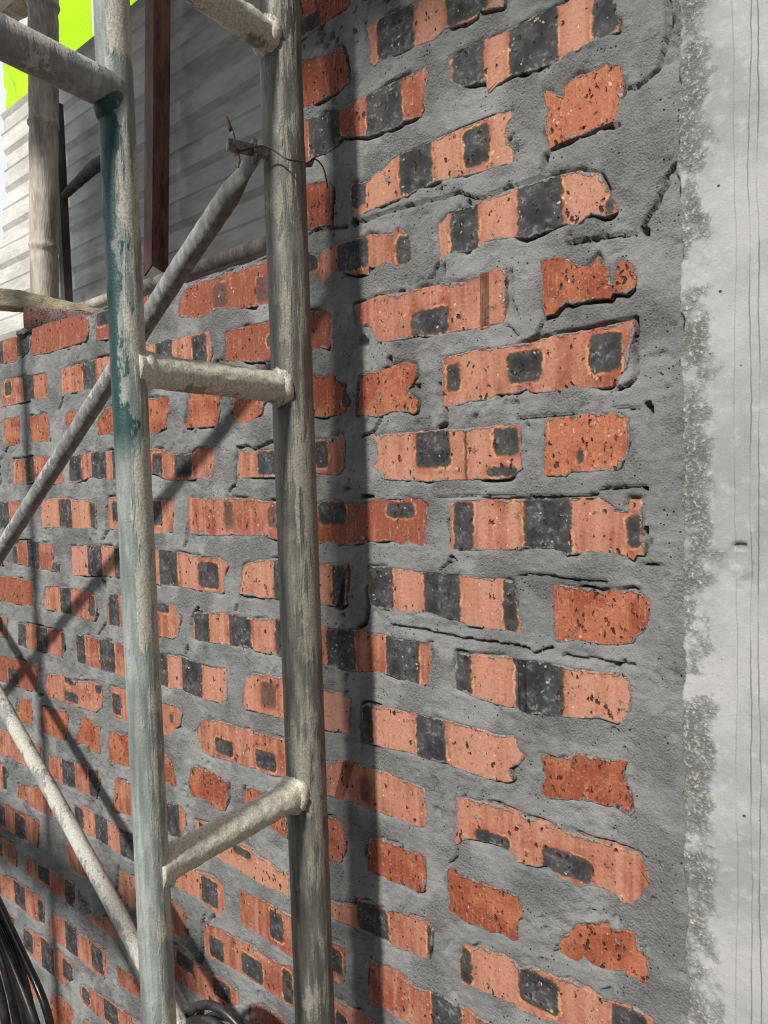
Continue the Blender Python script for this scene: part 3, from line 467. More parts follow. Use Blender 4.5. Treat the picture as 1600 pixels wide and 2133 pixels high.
CRACKS = """3.5,8|-204,1809 -206,1777 -207,1765 -213,1747 -221,1743 -233,1740 -244,1743
4,8|-202,1662 -208,1655 -209,1645 -210,1645 -218,1632 -230,1617
9,12|-229,1615 -227,1611
3,6|-236,1612 -252,1616 -270,1616 -285,1618 -302,1620
3.5,7|-318,1712 -300,1715 -280,1715 -268,1716 -250,1712
9,6|-323,1709 -325,1693
3,6|-327,1689 -362,1690 -399,1687 -427,1702 -467,1702 -521,1706 -564,1705
7,9|-576,1708 -571,1704
3,5|-655,1710 -633,1713 -586,1704
2.5,5|-556,1611 -532,1613 -502,1613
3,6|-454,1633 -460,1621 -467,1617
3,6|-446,1630 -446,1620
4,8|-237,1538 -238,1515 -237,1486 -245,1478 -254,1476
3,5|-364,1607 -365,1578 -359,1558
3,6|-328,1553 -337,1537 -344,1535
2,4|-372,1553 -358,1540
8,11|-227,1458 -224,1450
2,4|-236,1456 -253,1457 -260,1459
6,11|-232,1384 -230,1382
3,5|-237,1384 -259,1383 -272,1383
3.5,6|-277,1379 -289,1375 -321,1375 -347,1376
4,9|-230,1345 -231,1340
2,4|-359,1456 -332,1455 -300,1455
3,5|-232,1314 -221,1313
5,8|-456,1501 -457,1489 -448,1474 -448,1457 -460,1453
2.5,5|-541,1470 -553,1456 -572,1450
4,6|-577,1377 -558,1377
2,4|-464,1376 -407,1377 -364,1378
3,6|-448,1351 -448,1341
6,8|-446,1309 -442,1305
2.5,5|-448,1304 -462,1294
3,6|-575,1515 -579,1475
3,6|-536,1222 -493,1222 -443,1219 -411,1219 -382,1219 -353,1219
2.5,5|-363,1295 -322,1295 -297,1293 -268,1294
3.5,6|-365,1219 -347,1214 -325,1224
2.5,5|-313,1216 -286,1217 -262,1216 -241,1217
4,7|-588,1212 -576,1221 -572,1238 -571,1265
3,6|-448,976 -450,965 -459,954
3,6|-254,1136 -252,1135
3,6|-326,911 -329,900
7,8|-822,1516 -818,1500
4,7|-923,1525 -935,1493
5,8|-810,1448 -814,1430 -819,1395 -832,1387
4,6|-810,1448 -791,1451 -779,1444 -733,1454
5,7|-1330,1546 -1314,1567
5,7|-1579,1476 -1560,1490 -1567,1569
7,8|-1195,1303 -1177,1320 -1177,1361
6,8|-940,1334 -940,1315 -949,1300
7,8|-1202,1229 -1195,1217
4,7|-818,1233 -768,1235
6,8|-924,1206 -938,1189 -941,1166
6,8|-951,1144 -958,1131
5,7|-830,1211 -826,1219
5,7|-1229,1128 -1201,1153
6,8|-1585,944 -1610,880
6,8|-945,691 -937,712
7,9|-952,624 -947,656 -947,676
7,8|-922,708 -911,722
5,8|-1197,703 -1208,652 -1224,614
6,7|-969,893 -962,925
5,7|-828,943 -822,951
4,6|-1201,1459 -1203,1481"""
bricks = []
for ln in BRICKS.strip().split('\n'):
    k, o, p = ln.split('|')
    poly = np.array([[float(q) for q in a.split(',')] for a in o.split()])/1000
    soot_shade = [tuple(float(q)/1000 for q in a.split(',')) for a in p.split()]
    bricks.append([[int(q) for q in k.split()], poly, soot_shade])
# the courses go on past what the photograph shows
WL, WR, WT, SPLIT, LOWTOP = -2.55, -.17, 2.14, -.703, 1.702
boxes = [(b[1][:, 0].min(), b[1][:, 0].max(), b[1][:, 1].min(), b[1][:, 1].max()) for b in bricks]
courses = [2.07, 1.985, 1.895, 1.82, 1.742, 1.675, 1.59, 1.51, 1.427, 1.346, 1.262, 1.18, 1.095, 1.008, .928, .84, .755, .67, .585, .493, .400, .315, .23, .145, .06]
for ci, cz in enumerate(courses):
    head = ci % 4 == 3
    u = WL+.01+(ci % 2)*.12
    while u < -.235:
        wdt = .105 if head else .212
        u1 = min(u+wdt, -.232)
        if (cz > LOWTOP-.01 and u < SPLIT): u += .01; continue
        hit = [b for b in boxes if b[0] < u1+.012 and b[1] > u-.012 and b[2] < cz+.034 and b[3] > cz-.034]
        if hit: u = max(b[1] for b in hit)+.022; continue
        if u1-u > .05:
            z0, z1 = cz-.029, cz+.029
            poly = np.array([(u, z1), (u+.3*wdt, z1+.002), (u1, z1), (u1, cz), (u1, z0), (u+.6*wdt, z0-.001), (u, z0), (u, cz)])
            soot_shade = []
            if not head:
                s0 = u+random.uniform(.02, .05)
                while s0 < u1-.05:
                    s1 = s0+random.uniform(.035, .055)
                    if random.random() < .8: soot_shade.append((s0, min(s1, u1), z0-.004, z1+.004))
                    s0 = s1+random.uniform(.035, .055)
            bricks.append([[0, int(head), 3, 0], poly, soot_shade]); boxes.append((u, u1, z0, z1))
        u = u1+.022
print('bricks', len(bricks))

def densify(poly, step, jit, seed):
    out = []; n = len(poly)
    for i in range(n):
        a, b = poly[i], poly[(i+1) % n]; L = np.linalg.norm(b-a); k = max(1, int(L/step))
        for j in range(k): out.append(a+(b-a)*j/k)
    out = np.array(out)
    if jit:
        # jitter along the local normal
        d = np.roll(out, -1, 0)-np.roll(out, 1, 0); l = np.linalg.norm(d, axis=1)+1e-9; nn = np.stack([d[:, 1], -d[:, 0]], 1)/l[:, None]
        r = fbm(out[:, 0], out[:, 1], 230, 3, seed)
        out = out+nn*(r*jit)[:, None]
    return out
for b in bricks:
    a = b[1]; area = np.sum(a[:, 0]*np.roll(a[:, 1], -1)-np.roll(a[:, 0], -1)*a[:, 1])
    if area < 0: b[1] = a[::-1].copy()      # counter-clockwise seen with +x right, +z up

def seg_dist(px, py, A, B):
    d = np.full(px.shape, 1e9)
    for a, b in zip(A, B):
        ab = b-a; t = np.clip(((px-a[0])*ab[0]+(py-a[1])*ab[1])/(ab@ab+1e-12), 0, 1)
        d = np.minimum(d, (px-a[0]-t*ab[0])**2+(py-a[1]-t*ab[1])**2)
    return np.sqrt(d)
def inside(px, py, poly):
    c = np.zeros(px.shape, bool); n = len(poly)
    for i in range(n):
        a, b = poly[i], poly[(i+1) % n]
        if a[1] == b[1]: continue
        k = ((a[1] > py) != (b[1] > py)) & (px < (b[0]-a[0])*(py-a[1])/(b[1]-a[1])+a[0])
        c ^= k
    return c

# ------------------------------------------------------------ wall: mortar bed as a relief, every brick a part
us = np.concatenate([np.arange(WL, -1.65, .006), np.arange(-1.65, -.85, .0030), np.arange(-.85, WR+.0001, .0019)])
vs = np.concatenate([np.arange(0, .45, .006), np.arange(.45, WT+.0001, .0021)])
GU, GV = np.meshgrid(us, vs)
H = .0024*fbm(GU, GV, 14, 3, 3)+.0013*fbm(GU, GV, 60, 4, 9)+.0006*fbm(GU, GV, 260, 2, 21)      # + = towards the camera
rough = np.clip(fbm(GU, GV, 11, 3, 40)*2.2+.25, 0, 1); H += rough*.0026*fbm(GU, GV, 120, 4, 55, .75)
H -= .012*np.clip(fbm(GU, GV, 80, 3, 140)-.40, 0, 1)*3*rough
H += .0012*np.abs(fbm(GU*.35, GV, 90, 3, 77))                                                  # trowel drag marks
SD = np.full(GU.shape, .05)
for b in bricks:
    p = b[1]; lo = p.min(0)-.012; hi = p.max(0)+.012
    i0, i1 = np.searchsorted(us, [lo[0], hi[0]]); j0, j1 = np.searchsorted(vs, [lo[1], hi[1]])
    if i1 <= i0 or j1 <= j0: continue
    x = GU[j0:j1, i0:i1]; y = GV[j0:j1, i0:i1]
    d = seg_dist(x, y, p, np.roll(p, -1, 0)); d = np.where(inside(x, y, p), -d, d)
    SD[j0:j1, i0:i1] = np.minimum(SD[j0:j1, i0:i1], d)
def smst(x, a, b):
    t = np.clip((x-a)/(b-a), 0, 1); return t*t*(3-2*t)
H -= smst(-SD, .0008, .0038)*.010                                                            # under the bricks
gapn = np.clip(fbm(GU, GV, 26, 3, 90)*2.0-.15, 0, 1)
H -= gapn*.0120*smst(SD, .0042, .001)*smst(-SD, .004, .001)                                   # gaps where mortar shrank off the brick
H += .0010*smst(SD, .010, .003)*np.clip(fbm(GU, GV, 30, 2, 120)*2, 0, 1)
for ln in CRACKS.strip().split('\n'):
    h, pp = ln.split('|'); wd, dp = [float(q)/1000 for q in h.split(',')]
    P = np.array([[float(q) for q in a.split(',')] for a in pp.split()])/1000
    lo = P.min(0)-.02; hi = P.max(0)+.02
    i0, i1 = np.searchsorted(us, [lo[0], hi[0]]); j0, j1 = np.searchsorted(vs, [lo[1], hi[1]])
    x = GU[j0:j1, i0:i1]; y = GV[j0:j1, i0:i1]
    xw = x+.0018*fbm(x, y, 120, 3, 5); yw = y+.0018*fbm(x, y, 120, 3, 6)
    d = seg_dist(xw, yw, P[:-1], P[1:])
    wl = wd*(.5+.25*fbm(x, y, 25, 2, 8))
    H[j0:j1, i0:i1] -= 1.6*dp*(1-smst(d, wl*.5, wl*.6+.0011))
# the smooth band of render beside the column
H += .003*smst(GU, -.236, -.215)
keepv = ~((GU < SPLIT) & (GV > LOWTOP+.002*fbm(GU, GV, 40, 2, 7)))
V = np.stack([GU, -H, GV], -1).reshape(-1, 3)
nu, nv = len(us), len(vs); idx = np.arange(nu*nv).reshape(nv, nu)
Q = np.stack([idx[:-1, :-1], idx[:-1, 1:], idx[1:, 1:], idx[1:, :-1]], -1)
deep = SD < -.007
kd = deep[:-1, :-1] & deep[:-1, 1:] & deep[1:, 1:] & deep[1:, :-1]
kk = keepv[:-1, :-1] & keepv[:-1, 1:] & keepv[1:, 1:] & keepv[1:, :-1] & ~kd
Q = Q[kk]
used = np.zeros(nu*nv, bool); used[Q.ravel()] = True; remap = np.cumsum(used)-1
V = V[used]; Q = remap[Q]
bv, bf = join([box(WL, WR, .036, .11, 0, LOWTOP-.012), box(SPLIT+.002, WR, .036, .11, LOWTOP-.012, WT), box(WL, SPLIT+.002, .001, .108, LOWTOP-.012, LOWTOP-.001),
               box(WR-.004, WR, .0, .11, 0, WT), box(SPLIT, SPLIT+.006, .001, .11, LOWTOP, WT)])
Q = np.concatenate([Q, np.array(bf)+len(V)]); V = np.concatenate([V, np.array(bv)])
wall = big_mesh('wall_back', V, Q, M['mortar'], kind='structure', label='brick wall with thick grey mortar joints')
print('wall quads', len(Q))

def brick_part(k, poly, soot_shade, idx_):
    top = k[0] == 1
    lo, hi = poly.min(0), poly.max(0); c = (lo+hi)/2
    small = hi[0] < -1.5 or hi[1] < .4
    out = densify(poly, .009 if small else .0042, .0015, idx_)
    rnd = random.Random(idx_*31+5)
    fy = -(.0007+rnd.uniform(-.0006, .0012)); tx = rnd.uniform(-.005, .005); tz = rnd.uniform(-.014, .014)
    d = np.roll(out, -1, 0)-np.roll(out, 1, 0); l = np.linalg.norm(d, axis=1)+1e-9; nn = np.stack([-d[:, 1], d[:, 0]], 1)/l[:, None]   # inward
    n = len(out); depth = .100 if top else .034; rimv = []
    V = []
    # keep the inner ring well inside: shorten the inset wherever it would come near another edge
    good = np.full(n, .0046)
    for tr in (.0046, .0034, .0026, .0020, .0015):
        q_ = out+nn*tr; dd_ = seg_dist(q_[:, 0], q_[:, 1], out, np.roll(out, -1, 0)); okk = (dd_ > tr*.80) & inside(q_[:, 0], q_[:, 1], out)
        good = np.where((good >= tr) & ~okk, tr*.7, good)
    for _ in range(2): good = np.minimum(good, (np.roll(good, 1)+np.roll(good, -1))/2)
    def yy(p): return fy+tx*(p[0]-c[0])+tz*(p[1]-c[1])
    for off, dy in ((0, depth), (0, .0014), (.15, .0005), (.34, 0.0), (1.0, 0.0)):
        for p, q, g_ in zip(out, nn, good):
            w_ = p+q*off*g_; V.append((w_[0]-c[0], (yy(w_)+dy) if dy < .01 else dy, w_[1]-c[1]))
    F = []
    for r in range(4):
        for i in range(n):
            j = (i+1) % n; F.append((r*n+i, r*n+j, (r+1)*n+j, (r+1)*n+i))
    F.append(tuple(4*n+i for i in range(n)))
    if top: F.append(tuple(i for i in range(n))[::-1])
    cut = k[1] == 1
    o = mesh_obj('brick', V, F, M['brick_cut' if cut else 'brick'], wall, True, loc=(c[0], 0, c[1]))
    me = o.data; me.polygons[len(F)-1 if not top else len(F)-2].use_smooth = False
    for r in range(3*n, 4*n): me.polygons[r].use_smooth = False
    at = me.attributes.new('rim', 'FLOAT', 'POINT'); at.data.foreach_set('value', np.array([0.0]*(4*n)+[1.0]*n, np.float32))
    hgt = hi[1]-lo[1]
    for i, s in enumerate(soot_shade[:4]):
        a0, a1, b0, b1 = s
        if (b1-b0) > .70*hgt: b0 -= .006; b1 += .006
        o['soot_shade_%d' % (i+1)] = [(a0+a1)/2, (b0+b1)/2, (a1-a0)/2, (b1-b0)/2]
    o['tone'] = (.12, .5, .95)[k[2]]+rnd.uniform(-.12, .12) if k[2] < 3 else rnd.uniform(.2, .8)
    o['soft'] = float(k[3])
    return o
for i, (k, poly, soot_shade) in enumerate(bricks): brick_part(k, poly, soot_shade, i)

# ------------------------------------------------------------ concrete column, standing 3 cm proud of the wall
cu = np.concatenate([np.arange(-.192, -.10, .0017), np.arange(-.10, .24, .008)]); cvv = np.concatenate([np.arange(0, .6, .008), np.arange(.6, 2.15, .0022)])
CU, CV = np.meshgrid(cu, cvv)
e = CU-(-.192)
h = .0007*fbm(CU, CV, 8, 3, 201)+.0003*fbm(CU, CV, 200, 3, 211)
bandw = smst(e+.012*fbm(CU, CV, 30, 3, 222), .034, .006)
h += bandw*(.0022*fbm(CU, CV, 120, 4, 230, .7)-.001)
h -= .014*smst(e, .005, 0)**2
for x0, am, sd_ in ((-.119, .0010, 1),):
    ln_ = x0+.0016*fbm(CV*0, CV, 9, 2, 240+sd_)+.0012*fbm(CV*0, CV, 40, 2, 250+sd_)
    h -= am*(1-smst(np.abs(CU-ln_), .0006, .0022))*(.6+.4*fbm(CV*0, CV, 5, 2, 260+sd_))
dd = np.hypot((CU+.1455), (CV-1.316))*(1+.18*fbm(CU, CV, 70, 3, 270))
h += smst(dd, .019, .012)*(.0030*fbm(CU, CV, 110, 4, 280)-.0010)
h -= .010*(1-smst(np.hypot((CU+.1445)*.55, (CV-1.336)), .0012, .0035))
left = .0045*fbm(CV*0, CV, 35, 4, 300, .65)+.002*fbm(CV*0, CV, 160, 2, 310)
X = CU+left*smst(e, .014, 0)
V = np.stack([X, -.03-h, CV], -1)
# wrap the left side back into the wall, then the rest of the shaft
side_rows = []
for k, yb in enumerate((-.012, -.004, .02)):
    s_ = V[:, :1].copy(); s_[..., 1] = yb; s_[..., 0] += .0015*(k+1)+.002*fbm(CV[:, :1], CV[:, :1]*0+k, 90, 3, 320); side_rows.insert(0, s_)
V = np.concatenate(side_rows+[V], 1); nr, nc = V.shape[:2]
idx = np.arange(nr*nc).reshape(nr, nc); Q = np.stack([idx[:-1, :-1], idx[:-1, 1:], idx[1:, 1:], idx[1:, :-1]], -1).reshape(-1, 4)
V = V.reshape(-1, 3); bv, bf = box(-.168, .24, -.026, .22, 0, 2.146)
Q = np.concatenate([Q, np.array(bf)+len(V)]); V = np.concatenate([V, np.array(bv)])
col = big_mesh('concrete_column', V, Q, M['concrete'])
tag(col, 'pale grey cast concrete column with crumbly left edge beside the brick wall', 'column')
print('column quads', len(Q))

# ------------------------------------------------------------ ground, added slab and walls that block sky and sun (all outside the frame)
V, F = box(-6, 5, -5, 7, -.1, 0); mesh_obj('floor', V, F, M['ground'], None, False, kind='structure', label='bare sandy ground')
V, F = join([box(-1.30, 1.25, -1.14, .13, 2.75, 2.87), box(-1.95, -1.30, -.80, .13, 2.75, 2.87)]); mesh_obj('ceiling_blocker', V, F, M['slab'], None, False, kind='structure', label='added concrete slab overhead that shades the wall top')  # added out of view to shade the sheet and the wall top
V, F = box(-4, 1.25, -3.2, -3.05, 0, 2.25); mesh_obj('wall_front_blocker', V, F, M['render'], None, False, kind='structure', label='added low grey wall opposite that blocks the sky')  # added out of view to cut sky light from behind the camera
V, F = box(1.1, 1.25, -3.05, .11, 0, 2.75); mesh_obj('wall_right_blocker', V, F, M['render'], None, False, kind='structure', label='added grey side wall that blocks the sky')  # added out of view to cut sky light from the right

# ------------------------------------------------------------ ladder side of the scaffold frame
D = Vector((-.0746, .9972, 0))
PR = Vector((-.5726, -.1129, 0)); PL = Vector((-.5572, -.3176, 0))
fr = thing('scaffold_frame', 'upright tubular scaffold frame with cement-crusted rungs in front of the brick wall', 'scaffold', (PR.x, PR.y, 0))
def fpart(name, pts, rad, mat, **kw):
    pts = [Vector(p)-fr.location for p in pts]
    return tube(name, pts, rad, M[mat], fr, **kw)
def at_(P, z): return Vector((P.x, P.y, z))
fpart('main_pole', [at_(PR, 0), at_(PR, 2.5)], .0225, 'main_pole', segs=56, step=.006, amp=.0005, nsc=60, seed=11, sidevec=(.9, -.4, 0))
o = fpart('ladder_pole', [at_(PL, .35), at_(PL, 2.5)], .0147, 'ladder_pole', segs=48, step=.005, amp=.0005, nsc=90, seed=23, sidevec=(.8, .6, 0))
o['label'] = 'thinner pole with dark green paint remains and pale cement'
def rung_lump(seed, endw=.25):
    def f(t, a):
        top = max(0, math.cos(a))
        e_ = max(0, 1-abs(t-1)/endw); s_ = max(0, 1-abs(t)/.16)
        n = float(fbm(np.array(t*9.), np.array(a*1.3), 1.6, 4, seed, .6))
        n2 = float(fbm(np.array(t*40.), np.array(a*4.), 1.6, 3, seed+3, .6))
        return .0010*n+.0006*n2+.0035*e_*(.6+.9*n)*(.5+.5*top)+.003*s_*s_+top*(.0012*n+.0009*n2)
    return f
for z, sd_ in ((1.498, 31), (1.055, 37), (1.862, 41), (.70, 43), (2.26, 47)):
    fpart('rung', [at_(PL, z+.002), at_(PR, z)], [.0152, .0155], 'rung', segs=44, step=.003, lump=rung_lump(sd_), seed=sd_, sidevec=(.5, -.4, .7))
PO = PR-D*.86
fpart('outer_tube', [at_(PL, 1.728), PR-D*.45+Vector((0, 0, 1.732))+Vector((0, 0, 0)), PO+Vector((0, 0, 1.735))], .0152, 'brace', segs=40, step=.006, amp=.0005, seed=51, sidevec=(0, 0, 1))
fpart('outer_pole', [PO+Vector((0, 0, 0)), PO+Vector((0, 0, 2.5))], .021, 'main_pole', segs=32, step=.03, seed=52)
# weld collars and crusts of cement at the joints
def blob(name, c, r, seed, mat='crust', sq=(1, 1, 1), parent=fr, amp=.35):
    nu_, nv_ = 28, 18; V = []; 
    for j in range(nv_+1):
        th = math.pi*j/nv_
        for i in range(nu_):
            ph = 2*math.pi*i/nu_; d = Vector((math.sin(th)*math.cos(ph), math.sin(th)*math.sin(ph), math.cos(th)))
            n = float(fbm(np.array(d.x*2+seed), np.array(d.y*2+d.z*3), 1.1, 4, seed, .6))
            q = d*r*(1+amp*n); V.append(Vector((q.x*sq[0], q.y*sq[1], q.z*sq[2]))+Vector(c)-parent.location)
    F = [(j*nu_+i, j*nu_+(i+1) % nu_, (j+1)*nu_+(i+1) % nu_, (j+1)*nu_+i) for j in range(nv_) for i in range(nu_)]
    return mesh_obj(name, V, F, M[mat], parent)
for z, sd_ in ((1.498, 1), (1.055, 2), (1.862, 3)):
    blob('weld_collar', at_(PR, z)-D*.020, .0185, sd_+60, 'rung', (1, .8, 1.12), amp=.22)
    blob('weld_collar', at_(PL, z)+D*.012, .0165, sd_+70, 'rung', (1, .8, 1.15), amp=.2)
blob('weld_collar', at_(PL, 1.722)-D*.006, .0155, 81, 'ladder_pole', (.95, 1.0, 1.5), amp=.10)
# a low brace between outer pole and ladder pole foot, at the bottom of the inner pole
fpart('bottom_tube', [at_(PR, .36), at_(PL, .36), PO+Vector((0, 0, .36))], .0152, 'brace', segs=28, step=.02, seed=53)
for P in (PR, PO):
    V, F = box(P.x-.05-fr.location.x, P.x+.05-fr.location.x, P.y-.05-fr.location.y, P.y+.05-fr.location.y, 0, .006)
    mesh_obj('base_plate', V, F, M['pinsteel'], fr, False)
# locking pin with its drop latch at the top end of the cross brace
YB = -.1447
fpart('brace_pin', [(-.5735, -.128, 1.7435), (-.5800, YB-.004, 1.7440), (-.590, YB-.030, 1.7445)], .0062, 'pinsteel', segs=24, step=.002, amp=.0004, seed=61)
fpart('pin_washer', [(-.5810, YB-.002, 1.7437), (-.5822, YB-.0045, 1.7437)], .0125, 'pinsteel', segs=28, step=.002)
pv = [(-.5975, YB-.020, 1.7655), (-.5925, YB-.021, 1.7620), (-.5870, YB-.021, 1.7440), (-.5835, YB-.021, 1.7300), (-.5865, YB-.021, 1.7235), (-.5915, YB-.021, 1.7260), (-.5935, YB-.021, 1.7430)]
V = [Vector(p)-fr.location for p in pv]+[Vector(p)+Vector((-.001, .0028, 0))-fr.location for p in pv]; n = len(pv)
F = [tuple(range(n)), tuple(range(n, 2*n))[::-1]]+[(i, i+n, (i+1) % n+n, (i+1) % n) for i in range(n)]
mesh_obj('drop_latch', V, F, M['pinsteel'], fr, False)
fpart('latch_tail', [(-.5955, YB-.0205, 1.7640), (-.6010, YB-.021, 1.7790)], [.0022, .0012], 'wire', segs=12, step=.002)

# the two cross braces: flattened ends, running down and away along the wall
def flat_end(t):
    k = min(1, max(0, (t-.010)/.03)); k = k*k*(3-2*k)
    return (1+.15*(1-k), .22+.78*k) if False else (.9+.1*k, .25+.75*k)
br = tube('cross_brace', [(-.5790, YB-.0, 1.7440), (-.596, YB+.001, 1.7335), (-.7238, YB, 1.6530), (-1.207, YB, 1.3348), (-1.92, YB, .865)], .0122, M['brace_grey'], None, segs=36, step=.0065, amp=.0006, nsc=120, seed=71,
          lump=lambda t, a: .0011*max(0, -math.cos(a))*max(0, float(fbm(np.array(t*120.), np.array(a*2.), 1.2, 3, 5))), sidevec=(0, 0, 1), flat=flat_end)
tag(br, 'dusty grey cross brace running down left from the latch on the main pole', 'scaffold brace')
br2 = tube('cross_brace', [(-.6, YB+.026, .4950), (-.9253, YB+.026, .7174-.006), (-1.1228, YB+.026, .8480), (-1.2954, YB+.026, .9620), (-1.92, YB+.026, 1.3800)], .0122, M['brace'], None, segs=36, step=.0065, amp=.0007, nsc=120, seed=75, sidevec=(0, 0, 1))
tag(br2, 'pale dusty cross brace rising to the left edge below the other brace', 'scaffold brace')
# next frame of the scaffold, beyond the left edge of the picture
f2 = thing('scaffold_frame', 'further scaffold frame past the left edge carrying the lower brace ends', 'scaffold', (-1.93, -.118, 0))
for nm, y in (('main_pole', 0), ('ladder_pole', -.205), ('outer_pole', -.86)):
    tube(nm, [(0, y, 0), (0, y, 2.5)], .0225 if nm != 'ladder_pole' else .0147, M['main_pole'], f2, segs=24, step=.05)
for z in (.7, 1.055, 1.498, 1.862): tube('rung', [(0, -.205, z), (0, 0, z)], .0152, M['rung'], f2, segs=24, step=.02)
tube('outer_tube', [(0, -.205, 1.73), (0, -.86, 1.73)], .0152, M['brace'], f2, segs=24, step=.05)
V, F = box(-3.2, -.83, -1.035, -1.008, 1.310, 1.450)
tag(mesh_obj('guard_board', V, F, M['plank'], None, False), 'timber guard board on the outer scaffold side, out of view', 'board')
# upright prop that throws the thin upright shadow on the left part of the wall
pr = tube('prop_pole', [(-1.42, -.40, 0), (-1.42, -.40, 2.5)], .017, M['main_pole'], None, segs=24, step=.05); tag(pr, 'thin steel prop standing left of the picture before the wall', 'prop')

wr = tube('tie_wire', [(-.588, YB-.020, 1.741), (-.582, YB-.024, 1.7365), (-.560, YB-.006, 1.7435), (-0.5509, -0.138, 1.7334), (-0.5415, -0.137, 1.7265), (-0.5475, -0.112, 1.7348), (-0.5660, -0.085, 1.7463), (-0.5791, -0.060, 1.7644), (-0.5792, -0.050, 1.7628), (-0.5782, -0.045, 1.7565), (-0.5786, -0.040, 1.7364)], .0009, M['wire'], None, segs=8, step=.003)
tag(wr, 'thin rusty wire twisted round the latch pin and bent towards the bricks', 'wire')

# ------------------------------------------------------------ things on and behind the low wall
# half-buried loose brick and the plank end on top of the wall
th = math.radians(66); dx, dy = math.cos(th), math.sin(th)
lb = thing('loose_brick', 'loose red brick lying crosswise on top of the low wall under the plank', 'brick', (-1.466, .002, LOWTOP+.004))
out = np.array([(0, 0), (.19, 0), (.19, .055), (0, .055)]); out = densify(out, .012, .0012, 500)
def loc2(p): return (p[0]*dx-p[1]*dy*1.0, p[0]*dy+p[1]*dx)
V = []; n = len(out)
for z, ins in ((0, 0), (.052, 0), (.056, .002)):
    for p in out:
        q = p+(np.array([.095, .0275])-p)*ins*12*(ins > 0); a, b = loc2(q); V.append((a, b, z+.0012*float(fbm(np.array(a), np.array(b), 90, 3, 8))))
F = [(r*n+i, r*n+(i+1) % n, (r+1)*n+(i+1) % n, (r+1)*n+i) for r in range(2) for i in range(n)]+[tuple(2*n+i for i in range(n)), tuple(range(n))[::-1]]
mesh_obj('brick_body', V, F, M['brick'], lb, True)['tone'] = .35
blob('mortar_lump', Vector((-1.462, -.002, LOWTOP+.006)), .012, 91, 'mortar', (1.6, .8, .6), lb, .5)
pl = []
ns, prof = 26, 10
for i in range(ns+1):
    s = -.075+.245*i/ns; thick = .034-.030*max(0, (s/.17)); wdt = .070
    cx = -1.478+dx*s*1.05; cy = .0+dy*s*.98; zb = LOWTOP+.0605
    ring = []
    for (a, b) in ((0, 0), (0, .5), (0, 1), (.3, 1.05), (.7, 1.0), (1, .9), (1, .3), (.7, 0), (.3, 0)):
        jx = .0015*float(fbm(np.array(s), np.array(a*.3+b), 60, 3, 7)); jz = .0022*float(fbm(np.array(s), np.array(a+b*.7), 45, 3, 9))
        ring.append((cx+dy*(.004)-dy*a*wdt+jx, cy-dx*.004+dx*a*wdt+jx, zb+b*thick+jz))
    pl.append(ring)
V = [p for r in pl for p in r]; k = len(pl[0]); F = [(i*k+j, i*k+(j+1) % k, (i+1)*k+(j+1) % k, (i+1)*k+j) for i in range(ns) for j in range(k)]+[tuple(range(k))[::-1], tuple(ns*k+j for j in range(k))]
tag(mesh_obj('wood_plank', V, F, M['plank'], None, False), 'rough tan plank end lying on the loose brick at the foot of the bamboo', 'plank')

# bamboo pole: nodes swell, stands behind the plank
b0, b1 = Vector((-1.590, .100, LOWTOP)), Vector((-1.478, .100, 2.78)); Lb = (b1-b0).length
nodes = [.015, .205, .44, .66, .86]
def bam(t, a):
    s = 0
    for nd in nodes: s += .0030*math.exp(-((t-nd)/.006)**2)-.0012*math.exp(-((t-nd+.012)/.006)**2)
    return s+.0007*float(fbm(np.array(t*60.), np.array(a*2.), 1.3, 3, 3))
bp = thing('bamboo_pole', 'upright weathered bamboo pole standing on the low wall behind the plank', 'pole', b0)
tube('culm', [(0, 0, 0), b1-b0], [.0285, .0305], M['bamboo'], bp, segs=40, step=.004, lump=bam)
def bam2(t, a): return .0012*float(fbm(np.array(t*20.), np.array(a*3.), 2, 3, 13))
for k in (2, 3):
    c = (b1-b0)*nodes[k]; tube('node_ring', [c-Vector((0, 0, .0020)), c+Vector((0, 0, .0020))], .0322, M['bamboo'], bp, segs=36, step=.0015, lump=bam2)

# corrugated sheets, ribs running level, parallel to the wall
PITCH = .1112
def sheet(name, x0, x1, y, z0, z1, mat, rag=0.0, nx=6):
    prof = []
    k0 = int(math.floor((z0-1.945)/PITCH))-1
    for k in range(k0, k0+40):
        zt = 1.945+k*PITCH
        for dz, dyy in ((-.098, 0), (-.062, 0), (-.048, -.009), (-.004, -.010), (0.0, -.0125), (.002, -.009), (.008, 0)):
            prof.append((zt+dz, dyy))
    prof = [p for p in prof if z0 <= p[0] <= z1]
    V = []; n = len(prof)
    for side in (0, .0012):
        for i in range(nx+1):
            for j, (z, dyy) in enumerate(prof):
                x = x0+(x1-x0)*i/nx
                if i == 0 and rag: x += -.30*max(0, 2.42-z) if z > 1.6 else -.25
                if i == 0 and rag: x += rag*float(vn(np.array(z*9.), np.array(.3), 5))+rag*.5*float(vn(np.array(z*31.), np.array(.3), 8))
                V.append((x, y+dyy+side+.004*float(vn(np.array(x*4), np.array(z*3), 6)), z))
    F = []
    o_ = (nx+1)*n
    for i in range(nx):
        for j in range(n-1):
            a = i*n+j; F.append((a, a+n, a+n+1, a+1)); F.append((o_+a, o_+a+1, o_+a+n+1, o_+a+n))
    for j in range(n-1):
        F.append((j, j+1, o_+j+1, o_+j)); a = nx*n+j; F.append((a, o_+a, o_+a+1, a+1))
    return mesh_obj(name, V, F, mat, None, False)
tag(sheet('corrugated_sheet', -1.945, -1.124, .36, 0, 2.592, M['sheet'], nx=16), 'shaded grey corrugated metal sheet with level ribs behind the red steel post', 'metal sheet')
tag(sheet('corrugated_sheet', -1.16, -.25, .368, 0, 2.592, M['sheet'], nx=10), 'grey corrugated metal sheet tucked behind the main scaffold pole', 'metal sheet')
